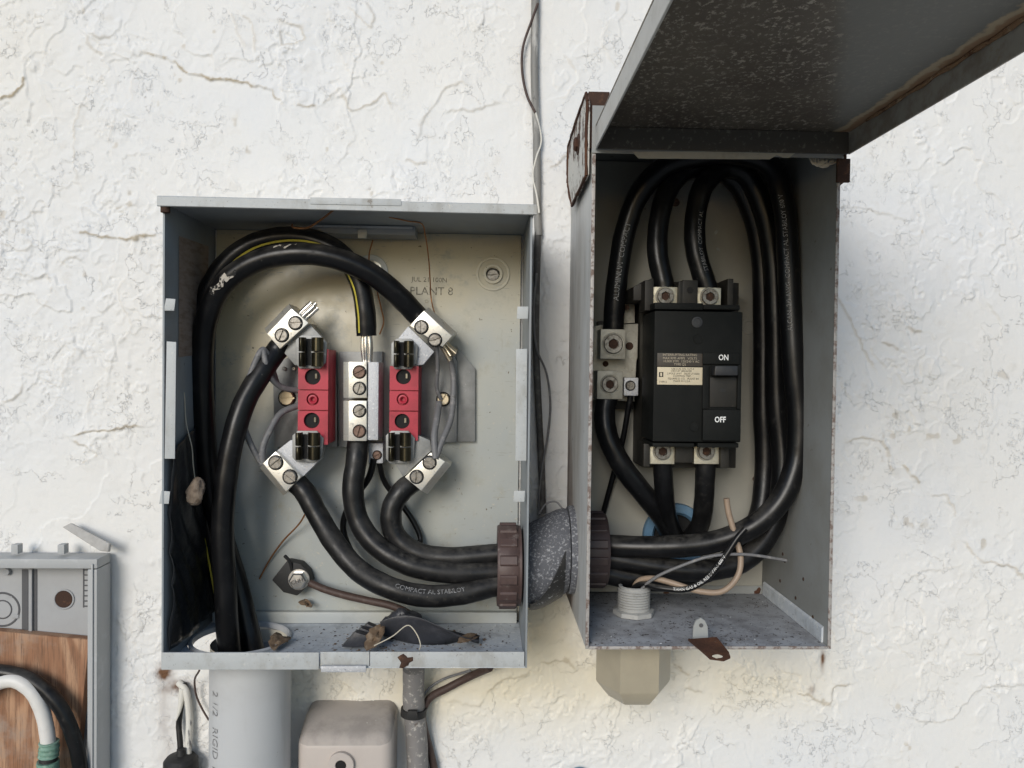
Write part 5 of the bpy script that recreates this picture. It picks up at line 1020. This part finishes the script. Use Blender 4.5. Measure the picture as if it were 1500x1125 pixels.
leaf([(533, 946, .085), (541, 928, .080), (560, 914, .070), (566, 925, .075), (556, 945, .09), (545, 953, .095)], 0, 'crumpled brown leaf under the black tape on meter box floor')
leaf([(392, 948, .075), (398, 936, .065), (412, 931, .055), (424, 936, .060), (420, 946, .075), (404, 952, .085)], 0, 'curled brown leaf at the edge of the conduit opening')
leaf([(438, 885, .016), (446, 883, .015), (457, 885, .016), (456, 893, .018), (448, 890, .018)], 0, 'tiny brown leaf scrap on the ledge below the ground bolt')
leaf([(668, 943, .085), (684, 934, .075), (702, 932, .065), (696, 940, .075), (680, 945, .085)], 0, 'small brown leaf at the right end of the black tape')
# strip of black tape lying along the floor
V = []; N = 22
for k in range(N):
    s = k/(N-1); px = 560+142*s; py = 925-6*math.sin(s*3)+12*s; hc = .062+.012*math.sin(s*2.5)
    c = P(px, py, hc); wd = .021*(1-.75*s**2); tw = .7+.5*math.sin(s*4)
    for q in range(5): e = (q/4-.5)*2*wd; V.append(c+Vector((0, -e*math.cos(tw), e*math.sin(tw)*.8+.003*math.cos(q*1.5+s*5))))
tp_ = link('black_tape_strip', V, [(5*i+q, 5*i+q+1, 5*i+q+6, 5*i+q+5) for i in range(N-1) for q in range(4)], M['tape'], None, True); sm = tp_.modifiers.new('s', 'SOLIDIFY'); sm.thickness = .0008; tag(tp_, 'strip of black tape trailing along the meter box floor', 'tape')
bs = thing('terminal_scrap', 'dark plastic scrap with ridges lying on the meter box floor', 'plastic scrap', P(530, 950, .08))
for k in range(3): polypx('ridge', [(500+10*k, 948-9*k), (520+9*k, 926-6*k), (545+6*k, 934-6*k), (535+8*k, 948-7*k)], .080-.010*k, .072-.010*k, M['tape'], bs, .0008)
bd = thing('tape_bundle', 'crumpled knot of black tape on meter box floor at the ledge', 'tape', P(590, 915, .04))
for k in range(6): tpx('fold', [(570+random.uniform(-6, 6), 915+random.uniform(-6, 10), .045), (585+random.uniform(-8, 8), 900+random.uniform(-4, 10), .055), (605+random.uniform(-8, 8), 905+random.uniform(-4, 8), .05), (618, 918+random.uniform(-6, 8), .045)], .0042, M['tape'], bd, seg=7, n=5, lumps=.2)
wire([(548, 946, .098), (575, 932, .095), (598, 916, .09), (610, 928, .092), (616, 945, .098), (614, 953, .102)], .0005, 'pale thread looping over the black tape strip', 'web', 'thread')
def scatter(name, label, n, xr_, hr, z, smin, smax, m, bias=None):
    V = []; Fc = []
    for _ in range(n):
        x = random.uniform(*xr_); h = random.uniform(*hr); s = random.uniform(smin, smax)*random.random()**.5
        if bias and not bias(x, h): continue
        a = random.uniform(0, 6.3); i = len(V)
        for k, (r, zz) in enumerate(((1, 0), (.7, 0), (1.1, 0), (.6, 0))): th = a+k*1.57; V.append((x+s*r*math.cos(th), -h+s*r*math.sin(th), z+random.uniform(.0001, .0004)))
        V.append((x+s*.2, -h, z+s*random.uniform(.25, .8))); Fc += [(i, i+1, i+4), (i+1, i+2, i+4), (i+2, i+3, i+4), (i+3, i, i+4)]
    o = link(name, V, Fc, M[m]); tag(o, label, None, kind='stuff')
    o['category'] = 'debris'; return o
fm = MZ0+T_; nohole = lambda x, h: math.hypot(x-HCX, h-HCH) > .046
scatter('floor_debris', 'dark grit on the meter box floor', 420, (MX0+.006, MX1-.004), (.014, .112), fm, .0006, .0018, 'grime', nohole)
scatter('paint_flakes', 'pale paint flakes on the meter box floor', 700, (P(470, 940, .08).x, MX1-.004), (.014, .112), fm, .0005, .0014, 'chips', nohole)
scatter('floor_debris', 'dark grit and dirt on the breaker box floor', 5000, (DX0+.004, DX1-.004), (.01, .145), DZ0+T2, .0003, .0013, 'grime', lambda x, h: random.random() < .10+.9*max(0, math.sin(x*61+h*40)*math.sin(h*75-.8+x*9))**1.5)
scatter('paint_flakes', 'pale flakes on the breaker box floor', 160, (DX0+.004, DX1-.004), (.01, .145), DZ0+T2, .0005, .0013, 'chips')
scatter('leaf_crumbs', 'brown leaf crumbs round the black tape on meter box floor', 520, (P(480, 940, .08).x, P(715, 940, .08).x), (.03, .112), fm, .0006, .0024, 'leaf', lambda x, h: random.random() < .25+.75*math.exp(-((x-P(560, 940, .09).x)/.03)**2))
